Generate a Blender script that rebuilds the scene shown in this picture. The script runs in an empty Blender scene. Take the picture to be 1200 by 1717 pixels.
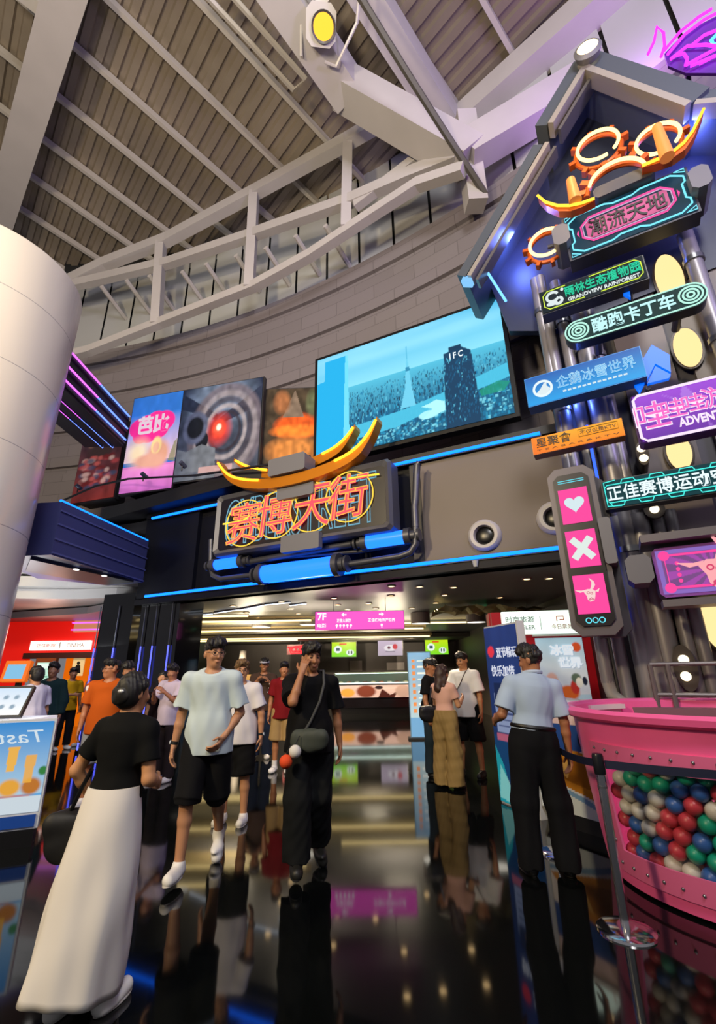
import bpy, bmesh, math, random
import numpy as np
from mathutils import Vector, Matrix
R = math.radians
random.seed(7)
rng = np.random.default_rng(7)
scene = bpy.context.scene
col = scene.collection

# ------------------------------------------------------------------ camera, world, large lights, exposure
FPX, PITCH, ROLL, EYE = 770.0, R(19.3), R(0.86), 1.5
_X = np.array([1, 0, 0.]); _U = np.array([0, -math.sin(PITCH), math.cos(PITCH)]); _F = np.array([0, math.cos(PITCH), math.sin(PITCH)])
_cr = math.cos(ROLL) * _X - math.sin(ROLL) * _U
_cu = math.sin(ROLL) * _X + math.cos(ROLL) * _U
_O = np.array([0, 0, EYE])
cam_data = bpy.data.cameras.new('camera')
cam_data.sensor_fit = 'HORIZONTAL'; cam_data.sensor_width = 36; cam_data.lens = 36 * FPX / 1200
cam_data.clip_start = 0.05; cam_data.clip_end = 200
cam = bpy.data.objects.new('camera', cam_data); col.objects.link(cam)
cam.matrix_world = Matrix((( _cr[0], _cu[0], -_F[0], 0), (_cr[1], _cu[1], -_F[1], 0), (_cr[2], _cu[2], -_F[2], EYE), (0, 0, 0, 1)))
scene.camera = cam
scene.view_settings.view_transform = 'Standard'; scene.view_settings.look = 'None'
scene.view_settings.exposure = 0.0; scene.view_settings.gamma = 1.0; scene.view_settings.use_curve_mapping = False
scene.cycles.use_denoising = True
scene.cycles.max_bounces = 7; scene.cycles.diffuse_bounces = 3; scene.cycles.glossy_bounces = 4
scene.cycles.transparent_max_bounces = 8; scene.cycles.sample_clamp_indirect = 4.0
scene.cycles.caustics_reflective = False; scene.cycles.caustics_refractive = False
W = bpy.data.worlds.new('atrium_air'); scene.world = W; W.use_nodes = True
W.node_tree.nodes['Background'].inputs[0].default_value = (0.72, 0.70, 0.74, 1)
W.node_tree.nodes['Background'].inputs[1].default_value = 0.26

def lamp(name, kind, loc, power, color=(1, 1, 1), size=0.3, aim=None, angle=None, blend=0.6):
    d = bpy.data.lights.new(name, kind); d.energy = power; d.color = color
    if kind == 'AREA': d.size = size
    else: d.shadow_soft_size = size
    if angle: d.spot_size = R(angle); d.spot_blend = blend
    o = bpy.data.objects.new(name, d); col.objects.link(o); o.location = loc
    if aim is not None: o.rotation_euler = (Vector(aim) - Vector(loc)).to_track_quat('-Z', 'Y').to_euler()
    return o
# unseen fill added behind and above the camera, a warm lamp for the column
lamp('unseen_atrium_light', 'AREA', (1.0, -5.0, 12.5), 950, (1.0, 0.96, 0.94), 3.0, (-0.5, 8.5, 4))
lamp('unseen_atrium_light', 'AREA', (-7.0, -3.0, 7.0), 1100, (1.0, 0.78, 0.45), 1.0, (-6.2, 6, 6.5))
lamp('roof_fill', 'AREA', (-3.0, -2.0, 6.0), 850, (1.0, 0.86, 0.66), 1.5, (-6, 7, 17))  # unseen fill, added only to brighten the roof from below
lamp('roof_fill', 'AREA', (6.5, -1.0, 8.0), 520, (0.62, 0.50, 1.0), 1.5, (3, 7, 15))  # second unseen roof fill, added to tint the beams violet

# ------------------------------------------------------------------ where a photographed point stands
def ray(x, y): return _F + (x - 600) / FPX * _cr + (858.5 - y) / FPX * _cu
def at_z(x, y, z=0.0):
    d = ray(x, y); return Vector(_O + d * (z - EYE) / d[2])
def at_y(x, y, Y):
    d = ray(x, y); return Vector(_O + d * Y / d[1])
def at_plane(x, y, p, n):
    d = ray(x, y); p = np.array(p, float); n = np.array(n, float); return Vector(_O + d * ((p - _O) @ n) / (d @ n))
def at_wall(x, y, q, slope): return at_plane(x, y, (q[0], q[1], 0), (-slope, 1, 0))
CC, CR = np.array([-14.19, -14.68]), 28.14          # axis and radius of the curved stone wall
def at_cyl(x, y, r):
    d = ray(x, y); o = _O[:2] - CC; a = d[:2] @ d[:2]; b = o @ d[:2]; c = o @ o - r * r
    return Vector(_O + d * ((-b + math.sqrt(b * b - a * c)) / a))
class Frame:                                        # a vertical face: s along it, d towards the viewer, z up
    def __init__(s, q, slope):
        s.q, s.sl = q, slope; L = math.hypot(1, slope); s.t = (1 / L, slope / L); s.n = (slope / L, -1 / L); s.rot = math.atan2(slope, 1)
    def px(s, x, y, d=0.0):
        p = at_wall(x, y, (s.q[0] + s.n[0] * d, s.q[1] + s.n[1] * d), s.sl)
        return ((p.x - s.q[0]) * s.t[0] + (p.y - s.q[1]) * s.t[1], p.z)
    def w(s, u, d, z): return Vector((s.q[0] + s.t[0] * u + s.n[0] * d, s.q[1] + s.t[1] * u + s.n[1] * d, z))
FAC = Frame((0, 7.846), -0.491)                     # front of the cinema hall
TOW = Frame((2.7, 5.55), -0.55)                     # front of the sign tower

# ------------------------------------------------------------------ materials
def lin(h):
    if not isinstance(h, str): return tuple(h)
    h = h.lstrip('#'); v = [int(h[i:i + 2], 16) / 255 for i in (0, 2, 4)]
    return tuple(c / 12.92 if c <= 0.04045 else ((c + 0.055) / 1.055) ** 2.4 for c in v)
_mats = {}
def mat(h, rough=0.6, metal=0.0, emit=None, es=1.0, noise=0.0, nscale=6.0, bump=0.0, trans=0.0, alpha=1.0, spec=0.5, coat=0.0):
    key = (h, rough, metal, emit, es, noise, nscale, bump, trans, alpha, spec, coat)
    if key in _mats: return _mats[key]
    m = bpy.data.materials.new('material'); m.use_nodes = True; nt = m.node_tree; b = nt.nodes['Principled BSDF']
    c = lin(h); b.inputs['Base Color'].default_value = (*c, 1)
    b.inputs['Roughness'].default_value = rough; b.inputs['Metallic'].default_value = metal
    b.inputs['Specular IOR Level'].default_value = spec
    if coat: b.inputs['Coat Weight'].default_value = coat; b.inputs['Coat Roughness'].default_value = 0.08
    if trans: b.inputs['Transmission Weight'].default_value = trans
    if alpha < 1: b.inputs['Alpha'].default_value = alpha
    if emit: b.inputs['Emission Color'].default_value = (*lin(emit), 1); b.inputs['Emission Strength'].default_value = es
    if noise or bump:
        tc = nt.nodes.new('ShaderNodeTexCoord'); n = nt.nodes.new('ShaderNodeTexNoise'); n.inputs['Scale'].default_value = nscale; n.inputs['Detail'].default_value = 5
        nt.links.new(tc.outputs['Object'], n.inputs['Vector'])
        if noise:
            r = nt.nodes.new('ShaderNodeValToRGB'); r.color_ramp.elements[0].position = .3; r.color_ramp.elements[1].position = .7
            r.color_ramp.elements[0].color = (*[max(0, x * (1 - noise)) for x in c], 1); r.color_ramp.elements[1].color = (*[min(1, x * (1 + noise)) for x in c], 1)
            nt.links.new(n.outputs['Fac'], r.inputs['Fac']); nt.links.new(r.outputs['Color'], b.inputs['Base Color'])
        if bump:
            bp = nt.nodes.new('ShaderNodeBump'); bp.inputs['Strength'].default_value = bump; bp.inputs['Distance'].default_value = 0.02
            nt.links.new(n.outputs['Fac'], bp.inputs['Height']); nt.links.new(bp.outputs['Normal'], b.inputs['Normal'])
    _mats[key] = m; return m
def glow(h, es=1.0): return mat('#050505', 0.6, 0, h, es, spec=.1)
def picmat(name, es, rough=0.4):                    # printed or lit picture: colours from the mesh's own colour attribute
    m = bpy.data.materials.new(name); m.use_nodes = True; nt = m.node_tree; b = nt.nodes['Principled BSDF']; a = nt.nodes.new('ShaderNodeVertexColor'); a.layer_name = 'print'
    b.inputs['Roughness'].default_value = rough; b.inputs['Specular IOR Level'].default_value = .15
    if es < 1: nt.links.new(a.outputs['Color'], b.inputs['Base Color'])
    else: b.inputs['Base Color'].default_value = (.01, .01, .01, 1)
    if es: nt.links.new(a.outputs['Color'], b.inputs['Emission Color']); b.inputs['Emission Strength'].default_value = es
    return m
PRINT, LIT, SCREEN, BACKLIT = picmat('printed', 0), picmat('backlit_print', 1.0), picmat('video_screen', 1.15, .25), picmat('dim_backlit_print', .45)

# ------------------------------------------------------------------ mesh building
class MB:
    def __init__(s): s.v = []; s.f = []
    def add(s, vs, fs):
        o = len(s.v); s.v += [tuple(v) for v in vs]; s.f += [tuple(i + o for i in f) for f in fs]; return s
    def box(s, c, d, rz=0.0, rx=0.0, ry=0.0, ch=0.0):
        x, y, z = [k / 2 for k in d]
        if ch:
            return s.prism([(-x + ch, -z), (x - ch, -z), (x, -z + ch), (x, z - ch), (x - ch, z), (-x + ch, z), (-x, z - ch), (-x, -z + ch)], -y, y, Matrix.Translation(c) @ Matrix.Rotation(rz, 4, 'Z') @ Matrix.Rotation(ry, 4, 'Y') @ Matrix.Rotation(rx, 4, 'X'))
        m = Matrix.Translation(c) @ Matrix.Rotation(rz, 4, 'Z') @ Matrix.Rotation(ry, 4, 'Y') @ Matrix.Rotation(rx, 4, 'X')
        vs = [m @ Vector((a * x, b * y, e * z)) for a in (-1, 1) for b in (-1, 1) for e in (-1, 1)]
        return s.add(vs, [(0, 1, 3, 2), (4, 6, 7, 5), (0, 4, 5, 1), (2, 3, 7, 6), (0, 2, 6, 4), (1, 5, 7, 3)])
    def b2(s, a, b): return s.box([(p + q) / 2 for p, q in zip(a, b)], [abs(q - p) for p, q in zip(a, b)])
    def prism(s, poly, y0, y1, m=None):             # polygon in local x, z pushed through y
        n = len(poly); vs = [Vector((p[0], y0, p[1])) for p in poly] + [Vector((p[0], y1, p[1])) for p in poly]
        if m is not None: vs = [m @ v for v in vs]
        return s.add(vs, [tuple(range(n)), tuple(range(2 * n - 1, n - 1, -1))] + [(i, i + n, (i + 1) % n + n, (i + 1) % n) for i in range(n)])
    def slab(s, poly, z0, z1):
        n = len(poly); vs = [(p[0], p[1], z0) for p in poly] + [(p[0], p[1], z1) for p in poly]
        return s.add(vs, [tuple(range(n - 1, -1, -1)), tuple(range(n, 2 * n))] + [(i, (i + 1) % n, (i + 1) % n + n, i + n) for i in range(n)])
    def beam(s, a, b, w, h, up=(0, 0, 1)):          # box bar between two points
        a, b = Vector(a), Vector(b); d = (b - a).normalized(); sd = d.cross(Vector(up)).normalized(); u = sd.cross(d)
        vs = [p + sd * (i * w / 2) + u * (j * h / 2) for p in (a, b) for i, j in ((-1, -1), (1, -1), (1, 1), (-1, 1))]
        return s.add(vs, [(3, 2, 1, 0), (4, 5, 6, 7)] + [(i, (i + 1) % 4, (i + 1) % 4 + 4, i + 4) for i in range(4)])
    def tube(s, pts, r, n=10, closed=False):
        pts = [Vector(p) for p in pts]; k = len(pts); rs = r if isinstance(r, (list, tuple)) else [r] * k
        vs = []; prev = None
        for i, p in enumerate(pts):
            a = pts[(i - 1) % k] if closed or i else p; b = pts[(i + 1) % k] if closed or i < k - 1 else p
            d = (b - a).normalized()
            if prev is None: u = d.orthogonal().normalized()
            else:
                u = prev - d * prev.dot(d); u = u.normalized() if u.length > 1e-6 else d.orthogonal().normalized()
            prev = u; v = d.cross(u)
            vs += [p + (u * math.cos(2 * math.pi * j / n) + v * math.sin(2 * math.pi * j / n)) * rs[i] for j in range(n)]
        fs = [(i * n + j, i * n + (j + 1) % n, ((i + 1) % k) * n + (j + 1) % n, ((i + 1) % k) * n + j) for i in range(k if closed else k - 1) for j in range(n)]
        if not closed: fs += [tuple(range(n - 1, -1, -1)), tuple(range((k - 1) * n, k * n))]
        return s.add(vs, fs)
    def lathe(s, prof, c=(0, 0, 0), n=32, axis='Z', a0=0.0, a1=None):
        full = a1 is None; m = n if full else n + 1; a1 = 2 * math.pi if full else a1; vs = []
        for r, h in prof:
            for j in range(m):
                t = a0 + (a1 - a0) * j / n; p = (r * math.cos(t), r * math.sin(t), h)
                if axis == 'Y': p = (p[0], p[2], p[1])
                if axis == 'X': p = (p[2], p[0], p[1])
                vs.append((p[0] + c[0], p[1] + c[1], p[2] + c[2]))
        fs = [(i * m + j, i * m + (j + 1) % m, (i + 1) * m + (j + 1) % m, (i + 1) * m + j) for i in range(len(prof) - 1) for j in range(n if full else n)]
        return s.add(vs, fs)
    def disc(s, c, rx, rz, y0, y1, n=28): return s.prism([(c[0] + rx * math.cos(2 * math.pi * i / n), c[1] + rz * math.sin(2 * math.pi * i / n)) for i in range(n)], y0, y1)
    def ring(s, c, r, tr, y=0.0, a0=0, a1=360, n=36, sx=1.0):   # neon ring in local x, z
        full = a1 - a0 >= 360; k = n if full else n + 1
        return s.tube([(c[0] + sx * r * math.cos(R(a0 + (a1 - a0) * i / n)), y, c[1] + r * math.sin(R(a0 + (a1 - a0) * i / n))) for i in range(k)], tr, 8, full)
    def line(s, pts, tr, y=0.0, closed=False): return s.tube([(p[0], y, p[1]) for p in pts], tr, 6, closed)
    def ball(s, c, r, sc=(1, 1, 1), n=12):
        vs = [(c[0], c[1], c[2] - r * sc[2])]; m = n // 2
        for i in range(1, m):
            t = -math.pi / 2 + math.pi * i / m
            vs += [(c[0] + r * sc[0] * math.cos(t) * math.cos(2 * math.pi * j / n), c[1] + r * sc[1] * math.cos(t) * math.sin(2 * math.pi * j / n), c[2] + r * sc[2] * math.sin(t)) for j in range(n)]
        vs.append((c[0], c[1], c[2] + r * sc[2])); L = len(vs) - 1
        fs = [(0, 1 + (j + 1) % n, 1 + j) for j in range(n)] + [(1 + (i * n) + j, 1 + i * n + (j + 1) % n, 1 + (i + 1) * n + (j + 1) % n, 1 + (i + 1) * n + j) for i in range(m - 2) for j in range(n)]
        fs += [(L, 1 + (m - 2) * n + j, 1 + (m - 2) * n + (j + 1) % n) for j in range(n)]
        return s.add(vs, fs)
    def build(s, name, m, parent=None, smooth=False, fix=True):
        me = bpy.data.meshes.new(name); me.from_pydata(s.v, [], s.f); me.update()
        if fix:
            bm = bmesh.new(); bm.from_mesh(me); bmesh.ops.recalc_face_normals(bm, faces=bm.faces); bm.to_mesh(me); bm.free()
        me.materials.append(m)
        if smooth:
            me.polygons.foreach_set('use_smooth', [True] * len(me.polygons))
            try: me.set_sharp_from_angle(angle=R(38))
            except Exception: pass
        o = bpy.data.objects.new(name, me); col.objects.link(o)
        if parent is not None: o.parent = parent
        return o
def tag(o, label=None, cat=None, group=None, kind=None):
    if label: o['label'] = label
    if cat: o['category'] = cat
    if group: o['group'] = group
    if kind: o['kind'] = kind
    return o
def thing(name, label, cat, loc=(0, 0, 0), rz=0.0, group=None, rx=0.0, ry=0.0):
    o = bpy.data.objects.new(name, None); col.objects.link(o); o.location = loc; o.rotation_euler = (rx, ry, rz); o.empty_display_size = .1
    return tag(o, label, cat, group)
def struct(name, mb, m, smooth=False): return tag(mb.build(name, m, None, smooth), kind='structure')
def copy_tree(o, parent=None):
    c = o.copy(); col.objects.link(c)
    if parent is not None: c.parent = parent
    for ch in list(o.children): copy_tree(ch, c)
    return c
_dg = None
def text(name, body, w, h, m, parent, x=0.0, z=0.0, y=-0.01, ext=0.004, off=0.0, bevel=0.0, outline=False, shear=0.0, mirror=False, keep=False):
    """Lettering centred on local (x, z), fitted into w by h, facing local -y."""
    cu = bpy.data.curves.new('lettering', 'FONT'); cu.body = body; cu.extrude = ext; cu.offset = off; cu.shear = shear; cu.resolution_u = 4
    if outline: cu.fill_mode = 'NONE'; cu.extrude = 0; cu.bevel_depth = bevel; cu.bevel_resolution = 1
    t = bpy.data.objects.new('lettering', cu); col.objects.link(t)
    dg = bpy.context.evaluated_depsgraph_get(); me = bpy.data.meshes.new_from_object(t.evaluated_get(dg)); bpy.data.objects.remove(t); bpy.data.curves.remove(cu)
    n = len(me.vertices); a = np.empty(n * 3); me.vertices.foreach_get('co', a); a = a.reshape(-1, 3)
    lo, hi = a.min(0), a.max(0); sx = w / max(1e-6, hi[0] - lo[0]); sz = h / max(1e-6, hi[1] - lo[1])
    if keep: sx = sz = min(sx, sz)
    b = np.empty_like(a); b[:, 0] = (a[:, 0] - (lo[0] + hi[0]) / 2) * sx * (-1 if mirror else 1) + x; b[:, 2] = (a[:, 1] - (lo[1] + hi[1]) / 2) * sz + z
    b[:, 1] = y - a[:, 2] * (sz if outline else 1)
    me.vertices.foreach_set('co', b.ravel()); me.update(); me.materials.clear(); me.materials.append(m)
    o = bpy.data.objects.new(name, me); col.objects.link(o)
    if parent is not None: o.parent = parent
    return o

class Pic:                                          # a small painted picture, colours per grid vertex, u right, v up, both 0 to 1
    def __init__(s, nx, ny, c):
        s.nx, s.ny = nx, ny; s.a = np.empty((ny, nx, 3)); s.a[:] = lin(c); s.u, s.v = np.meshgrid(np.linspace(0, 1, nx), np.linspace(0, 1, ny))
    def put(s, mask, c, k=1.0):
        m = (np.clip(mask, 0, 1) * k)[..., None]; s.a = s.a * (1 - m) + np.array(lin(c)) * m; return s
    def grad(s, c0, c1, v0=0.0, v1=1.0):
        t = np.clip((s.v - v0) / (v1 - v0), 0, 1)[..., None]; m = ((s.v >= v0 - 1e-6) & (s.v <= v1 + 1e-6))[..., None]; s.a = np.where(m, np.array(lin(c0)) * (1 - t) + np.array(lin(c1)) * t, s.a); return s
    def rect(s, u0, v0, u1, v1, c, k=1.0): return s.put((s.u >= u0) & (s.u <= u1) & (s.v >= v0) & (s.v <= v1), c, k)
    def ell(s, cu, cv, ru, rv, c, soft=.12, k=1.0):
        d = np.sqrt(((s.u - cu) / ru) ** 2 + ((s.v - cv) / rv) ** 2); return s.put((1 - d) / soft + .5, c, k)
    def arc(s, cu, cv, ru, rv, wd, c, k=1.0):
        d = np.sqrt(((s.u - cu) / ru) ** 2 + ((s.v - cv) / rv) ** 2); return s.put(1.5 - abs(d - 1) / wd, c, k)
    def poly(s, pts, c, k=1.0):
        m = np.zeros(s.u.shape, bool); n = len(pts)
        for i in range(n):
            (x0, y0), (x1, y1) = pts[i], pts[(i + 1) % n]
            if y0 == y1: continue
            m ^= ((y0 > s.v) != (y1 > s.v)) & (s.u < (x1 - x0) * (s.v - y0) / (y1 - y0) + x0)
        return s.put(m, c, k)
    def mottle(s, amp, f=9, u0=0, v0=0, u1=1, v1=1):
        g = rng.random((f + 2, f + 2)); x = s.u * f; y = s.v * f; i = x.astype(int); j = y.astype(int); a, b = x - i, y - j
        t = g[j, i] * (1 - a) * (1 - b) + g[j, i + 1] * a * (1 - b) + g[j + 1, i] * (1 - a) * b + g[j + 1, i + 1] * a * b
        m = ((s.u >= u0) & (s.u <= u1) & (s.v >= v0) & (s.v <= v1)); s.a *= np.where(m, 1 + amp * (t * 2 - 1), 1)[..., None]; return s
    def mesh(s, name, w, h, m, parent=None, x=0.0, z=0.0, y=0.0, warp=None):   # centred on local (x, z), facing -y
        X = (s.u - .5) * w + x; Z = (s.v - .5) * h + z; Y = np.full_like(X, y)
        co = np.stack([X, Y, Z], -1).reshape(-1, 3)
        if warp is not None: co = warp(co)
        k = (np.arange(s.ny - 1)[:, None] * s.nx + np.arange(s.nx - 1)[None]).ravel()
        f = np.stack([k, k + 1, k + 1 + s.nx, k + s.nx], -1)
        me = quads(name, co, f); at = me.color_attributes.new('print', 'FLOAT_COLOR', 'POINT')
        at.data.foreach_set('color', np.concatenate([np.clip(s.a, 0, 1).reshape(-1, 3), np.ones((s.nx * s.ny, 1))], 1).ravel().astype(np.float32))
        me.materials.append(m); o = bpy.data.objects.new(name, me); col.objects.link(o)
        if parent is not None: o.parent = parent
        return o
def quads(name, co, f, smooth=False):
    me = bpy.data.meshes.new(name); n = len(f); me.vertices.add(len(co)); me.vertices.foreach_set('co', np.asarray(co, np.float32).ravel())
    me.loops.add(n * 4); me.loops.foreach_set('vertex_index', np.asarray(f, np.int32).ravel()); me.polygons.add(n)
    me.polygons.foreach_set('loop_start', np.arange(0, n * 4, 4, dtype=np.int32))
    if smooth: me.polygons.foreach_set('use_smooth', np.ones(n, bool))
    me.update(calc_edges=True); me.validate(); return me

# common materials
STEEL = mat('#8d8f94', 0.28, 0.9); CHROME = mat('#d8d8dc', 0.12, 1.0); DARK = mat('#14151c', 0.45); GREYP = mat('#6a6a70', 0.5, 0.1)
WHITEP = mat('#c9c6c4', 0.55, noise=.05, nscale=2.0); BLACKP = mat('#0b0b0e', 0.35)
BLUE_LED = glow((0.004, 0.13, 1.0), 4.0); CYAN_N = glow((0.10, .75, 1.0), 1.6); WARM_LED = glow((1.0, .68, .24), 3.0); WHITE_L = glow((1, .97, .9), 2.0)
PINK_N = glow((1.0, .04, .30), 1.3); YEL_N = glow((1.0, .62, .05), 1.6); ORANGE_N = glow((1.0, .28, .01), 1.6); VIOLET_N = glow((.75, .03, 1.0), 2.2)
# ================================================================== the setting
m = mat('#0a0c0c', 0.06, 0, spec=0.55, bump=0.0)
struct('floor', MB().box((-1, 12, -.05), (44, 46, .1)), m)

# corrugated metal roof, falling towards the curved wall
EA, EB = (.7317, .6816), (-.6816, .7317)
def RP(a, b, off=0.0): return Vector((EA[0] * a + EB[0] * b, EA[1] * a + EB[1] * b, 16.0 - .167 * (a - 5.3) - off))
def roof_px(x, y, off=0.0): return at_plane(x, y, RP(5.3, 0, off), (.167 * EA[0], .167 * EA[1], 1))
prof = []; a = -9.0
while a < 9.6:
    prof += [(a, 0), (a + .17, 0), (a + .21, .085), (a + .34, .085)]; a += .38
mb = MB(); vs = []
for aa, dz in prof:
    for b in (-7.0, 21.0): vs.append(RP(aa, b, -dz))
mb.add(vs, [(2 * i, 2 * i + 1, 2 * i + 3, 2 * i + 2) for i in range(len(prof) - 1)])
struct('ceiling', mb, mat('#8f8478', 0.42, 0.35, noise=.22, nscale=.35, bump=.05))
PUR = mat('#aca7a4', 0.5); BEAM = mat('#b0acae', 0.55, noise=.04, nscale=1.2)
for k in range(-5, 13):
    b = 8.52 + 1.55 * (k - 4)
    struct('roof_beam', MB().beam(RP(-9, b, .13), RP(9.3, b, .13), .11, .2), PUR)
# the large box beams and the node at the wall
n1 = at_cyl(788, 268, CR - .75)
b1a, b1b = roof_px(440, -60, 1.5), roof_px(582, 150, 1.5)
struct('roof_beam', MB().beam(b1a, b1b + (b1b - b1a).normalized() * .12, .72, .80), BEAM)
struct('roof_beam', MB().beam(b1b + (b1b - n1).normalized() * .18, n1, .70, .70), BEAM)
b2a, b2b = roof_px(585, -60, .75), roof_px(772, 240, .75)
struct('roof_beam', MB().beam(b2a, b2b, .62, .7), BEAM)
struct('roof_beam', MB().beam(roof_px(765, 215, .6), roof_px(1060, -45, .6), .62, .65), BEAM)
struct('roof_beam', MB().beam(n1 + Vector((-.1, 0, .2)), roof_px(1010, 120, 1.6), .55, .75), BEAM)
struct('roof_beam', MB().beam(n1 + Vector((0, 0, 1.4)), n1 + Vector((.12, .35, -.95)), .42, .42, (0, 1, 0)), BEAM)
lb = roof_px(128, -70, .75), roof_px(-5, 385, .75)
struct('roof_beam', MB().beam(lb[0], lb[1], .78, .9), BEAM)
struct('roof_beam', MB().beam(roof_px(20, -30, .7), roof_px(92, 28, .7), .3, .35), BEAM)

# curved stone wall with recessed bands, and the pale panels above it
def arc_strip(prof, t0, t1, n):
    vs = []; uv = []
    for i in range(n + 1):
        t = R(t0 + (t1 - t0) * i / n)
        for r, z in prof: vs.append((CC[0] + (CR + r) * math.cos(t), CC[1] + (CR + r) * math.sin(t), z)); uv.append((t * CR, z))
    k = len(prof)
    return vs, [(i * k + j, i * k + j + 1, (i + 1) * k + j + 1, (i + 1) * k + j) for i in range(n) for j in range(k - 1)], uv
prof = [(0, 4.9)]
for z in (7.45, 8.72, 9.99, 11.26): prof += [(0, z), (.1, z + .01), (.1, z + .25), (0, z + .26)]
prof += [(0, 12.0), (.35, 12.0)]
vs, fs, uv = arc_strip(prof, 36, 92, 90)
m = bpy.data.materials.new('stone_courses'); m.use_nodes = True; nt = m.node_tree; bs = nt.nodes['Principled BSDF']; bs.inputs['Roughness'].default_value = .7
tu = nt.nodes.new('ShaderNodeUVMap'); br = nt.nodes.new('ShaderNodeTexBrick')
br.inputs['Scale'].default_value = 1.0; br.inputs['Brick Width'].default_value = 1.15; br.inputs['Row Height'].default_value = .423; br.inputs['Mortar Size'].default_value = .008
br.inputs['Color1'].default_value = (*lin('#787278'), 1); br.inputs['Color2'].default_value = (*lin('#716b70'), 1); br.inputs['Mortar'].default_value = (*lin('#5d575b'), 1)
nt.links.new(tu.outputs['UV'], br.inputs['Vector']); nt.links.new(br.outputs['Color'], bs.inputs['Base Color'])
mb = MB().add(vs, fs); wall = struct('wall_back', mb, m)
ul = wall.data.uv_layers.new(name='UVMap')
for lp in wall.data.loops: ul.data[lp.index].uv = uv[lp.vertex_index]
vs, fs, _ = arc_strip([(.42, 11.9), (.42, 17.4)], 36, 92, 60)
struct('wall_top', MB().add(vs, fs), mat('#17181b', .8))
mb = MB(); t = 40.0
while t < 90:
    v, f, _ = arc_strip([(.4, 12.0), (.3, 12.0), (.3, 15.2 + .7 * math.sin(R((t - 40) * 3))), (.4, 15.3)], t, t + 2.05, 3); mb.add(v, f); t += 2.2
struct('wall_panels', mb, mat('#a7a9ac', .5))

# curved truss in front of the panels: chords, posts, struts
def chord(name, pts, w, h):
    P = [at_cyl(x, y, CR - 1.0) for x, y in pts]; mb = MB()
    for p, q in zip(P, P[1:]): mb.beam(p - (q - p).normalized() * .04, q + (q - p).normalized() * .04, w, h)
    struct(name, mb, BEAM); return P
chord('roof_beam', [(120, 470), (175, 443), (280, 402), (428, 322), (580, 238), (655, 195)], .3, .36)
MC = chord('roof_beam', [(100, 482), (150, 472), (285, 440), (425, 393), (590, 335), (690, 292), (765, 262)], .24, .3)
chord('roof_beam', [(100, 600), (150, 588), (270, 541), (425, 480), (520, 428), (620, 362), (700, 310), (775, 285)], .24, .24)
for (x0, y0), (x1, y1) in (((270, 408), (262, 545)), ((426, 325), (418, 484)), ((583, 232), (580, 385))):
    struct('roof_beam', MB().beam(at_cyl(x0, y0, CR - 1), at_cyl(x1, y1, CR - 1), .26, .3, (0, 1, 0)), BEAM)
struct('roof_beam', MB().beam(at_cyl(596, 345, CR - 1), at_cyl(705, 262, CR - 1), .2, .24), BEAM)
for x, y in ((170, 480), (212, 470), (250, 462), (305, 455), (345, 442), (395, 428), (445, 415), (495, 395), (545, 378)):
    p = at_cyl(x, y, CR - .95); d = (p - Vector((CC[0], CC[1], p.z))).normalized()
    struct('roof_beam', MB().tube([p, p + d * 1.25 + Vector((0, 0, -.25))], .075, 8), BEAM)

# round white column on the left
mb = MB().lathe([(0, 0), (1.3, 0), (1.3, 7.86), (1.27, 7.9), (0, 7.9)], (-6.1, 6.0, 0), 72)
m = bpy.data.materials.new('tiled_column'); m.use_nodes = True; nt = m.node_tree; bs = nt.nodes['Principled BSDF']; bs.inputs['Roughness'].default_value = .22
tc = nt.nodes.new('ShaderNodeTexCoord'); sp = nt.nodes.new('ShaderNodeSeparateXYZ'); w2 = nt.nodes.new('ShaderNodeMath'); w2.operation = 'MODULO'; w2.inputs[1].default_value = 1.15
gt = nt.nodes.new('ShaderNodeMath'); gt.operation = 'LESS_THAN'; gt.inputs[1].default_value = .012; mx = nt.nodes.new('ShaderNodeMix'); mx.data_type = 'RGBA'
mx.inputs['A'].default_value = (*lin('#c2bcb4'), 1); mx.inputs['B'].default_value = (*lin('#8d8b8c'), 1)
nt.links.new(tc.outputs['Object'], sp.inputs[0]); nt.links.new(sp.outputs['Z'], w2.inputs[0]); nt.links.new(w2.outputs[0], gt.inputs[0]); nt.links.new(gt.outputs[0], mx.inputs['Factor']); nt.links.new(mx.outputs['Result'], bs.inputs['Base Color'])
struct('column', mb, m, True)

# front of the hall: dark fascia, recessed warm panel, edges
fz0, fz1 = 2.98, 5.08
def facbox(name, s0, s1, d0, d1, z0, z1, m):
    return struct(name, MB().slab([FAC.w(s0, d0, 0)[:2], FAC.w(s1, d0, 0)[:2], FAC.w(s1, d1, 0)[:2], FAC.w(s0, d1, 0)[:2]], z0, z1), m)
facbox('wall_fascia', -5.55, 5.6, -.35, -.1, fz0, fz1, mat('#0a0c18', .55, spec=.15))
facbox('trim_1', -5.55, 5.6, -.35, .03, fz0, 3.1, mat('#0c0c16', .5, spec=.2))
facbox('trim_2', -5.55, 5.6, -.3, .03, 4.98, 5.12, mat('#0d0d14', .4))
facbox('wall_fascia_panel', 1.18, 5.6, -.12, -.02, 3.2, 4.96, mat('#6b6058', .55, noise=.06, nscale=.8))
facbox('wall_fascia_edge', 1.02, 1.2, -.12, .0, 3.15, 4.98, mat('#22201f', .5))
facbox('wall_fascia_dark', -5.55, -3.9, -.12, .0, 3.12, 4.98, mat('#0a0c18', .5, spec=.2))
# ledge above the fascia, from the front to the stone wall
P = [FAC.w(-6.0, -.1, 0)[:2], FAC.w(6, -.1, 0)[:2], (8, 6), (5, 8), (0, 11), (-6, 13.5), (-9, 13.8), (-9, 11.8)]
struct('ceiling_ledge', MB().slab(P, 4.8, 5.02), mat('#15151b', .6))
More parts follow.
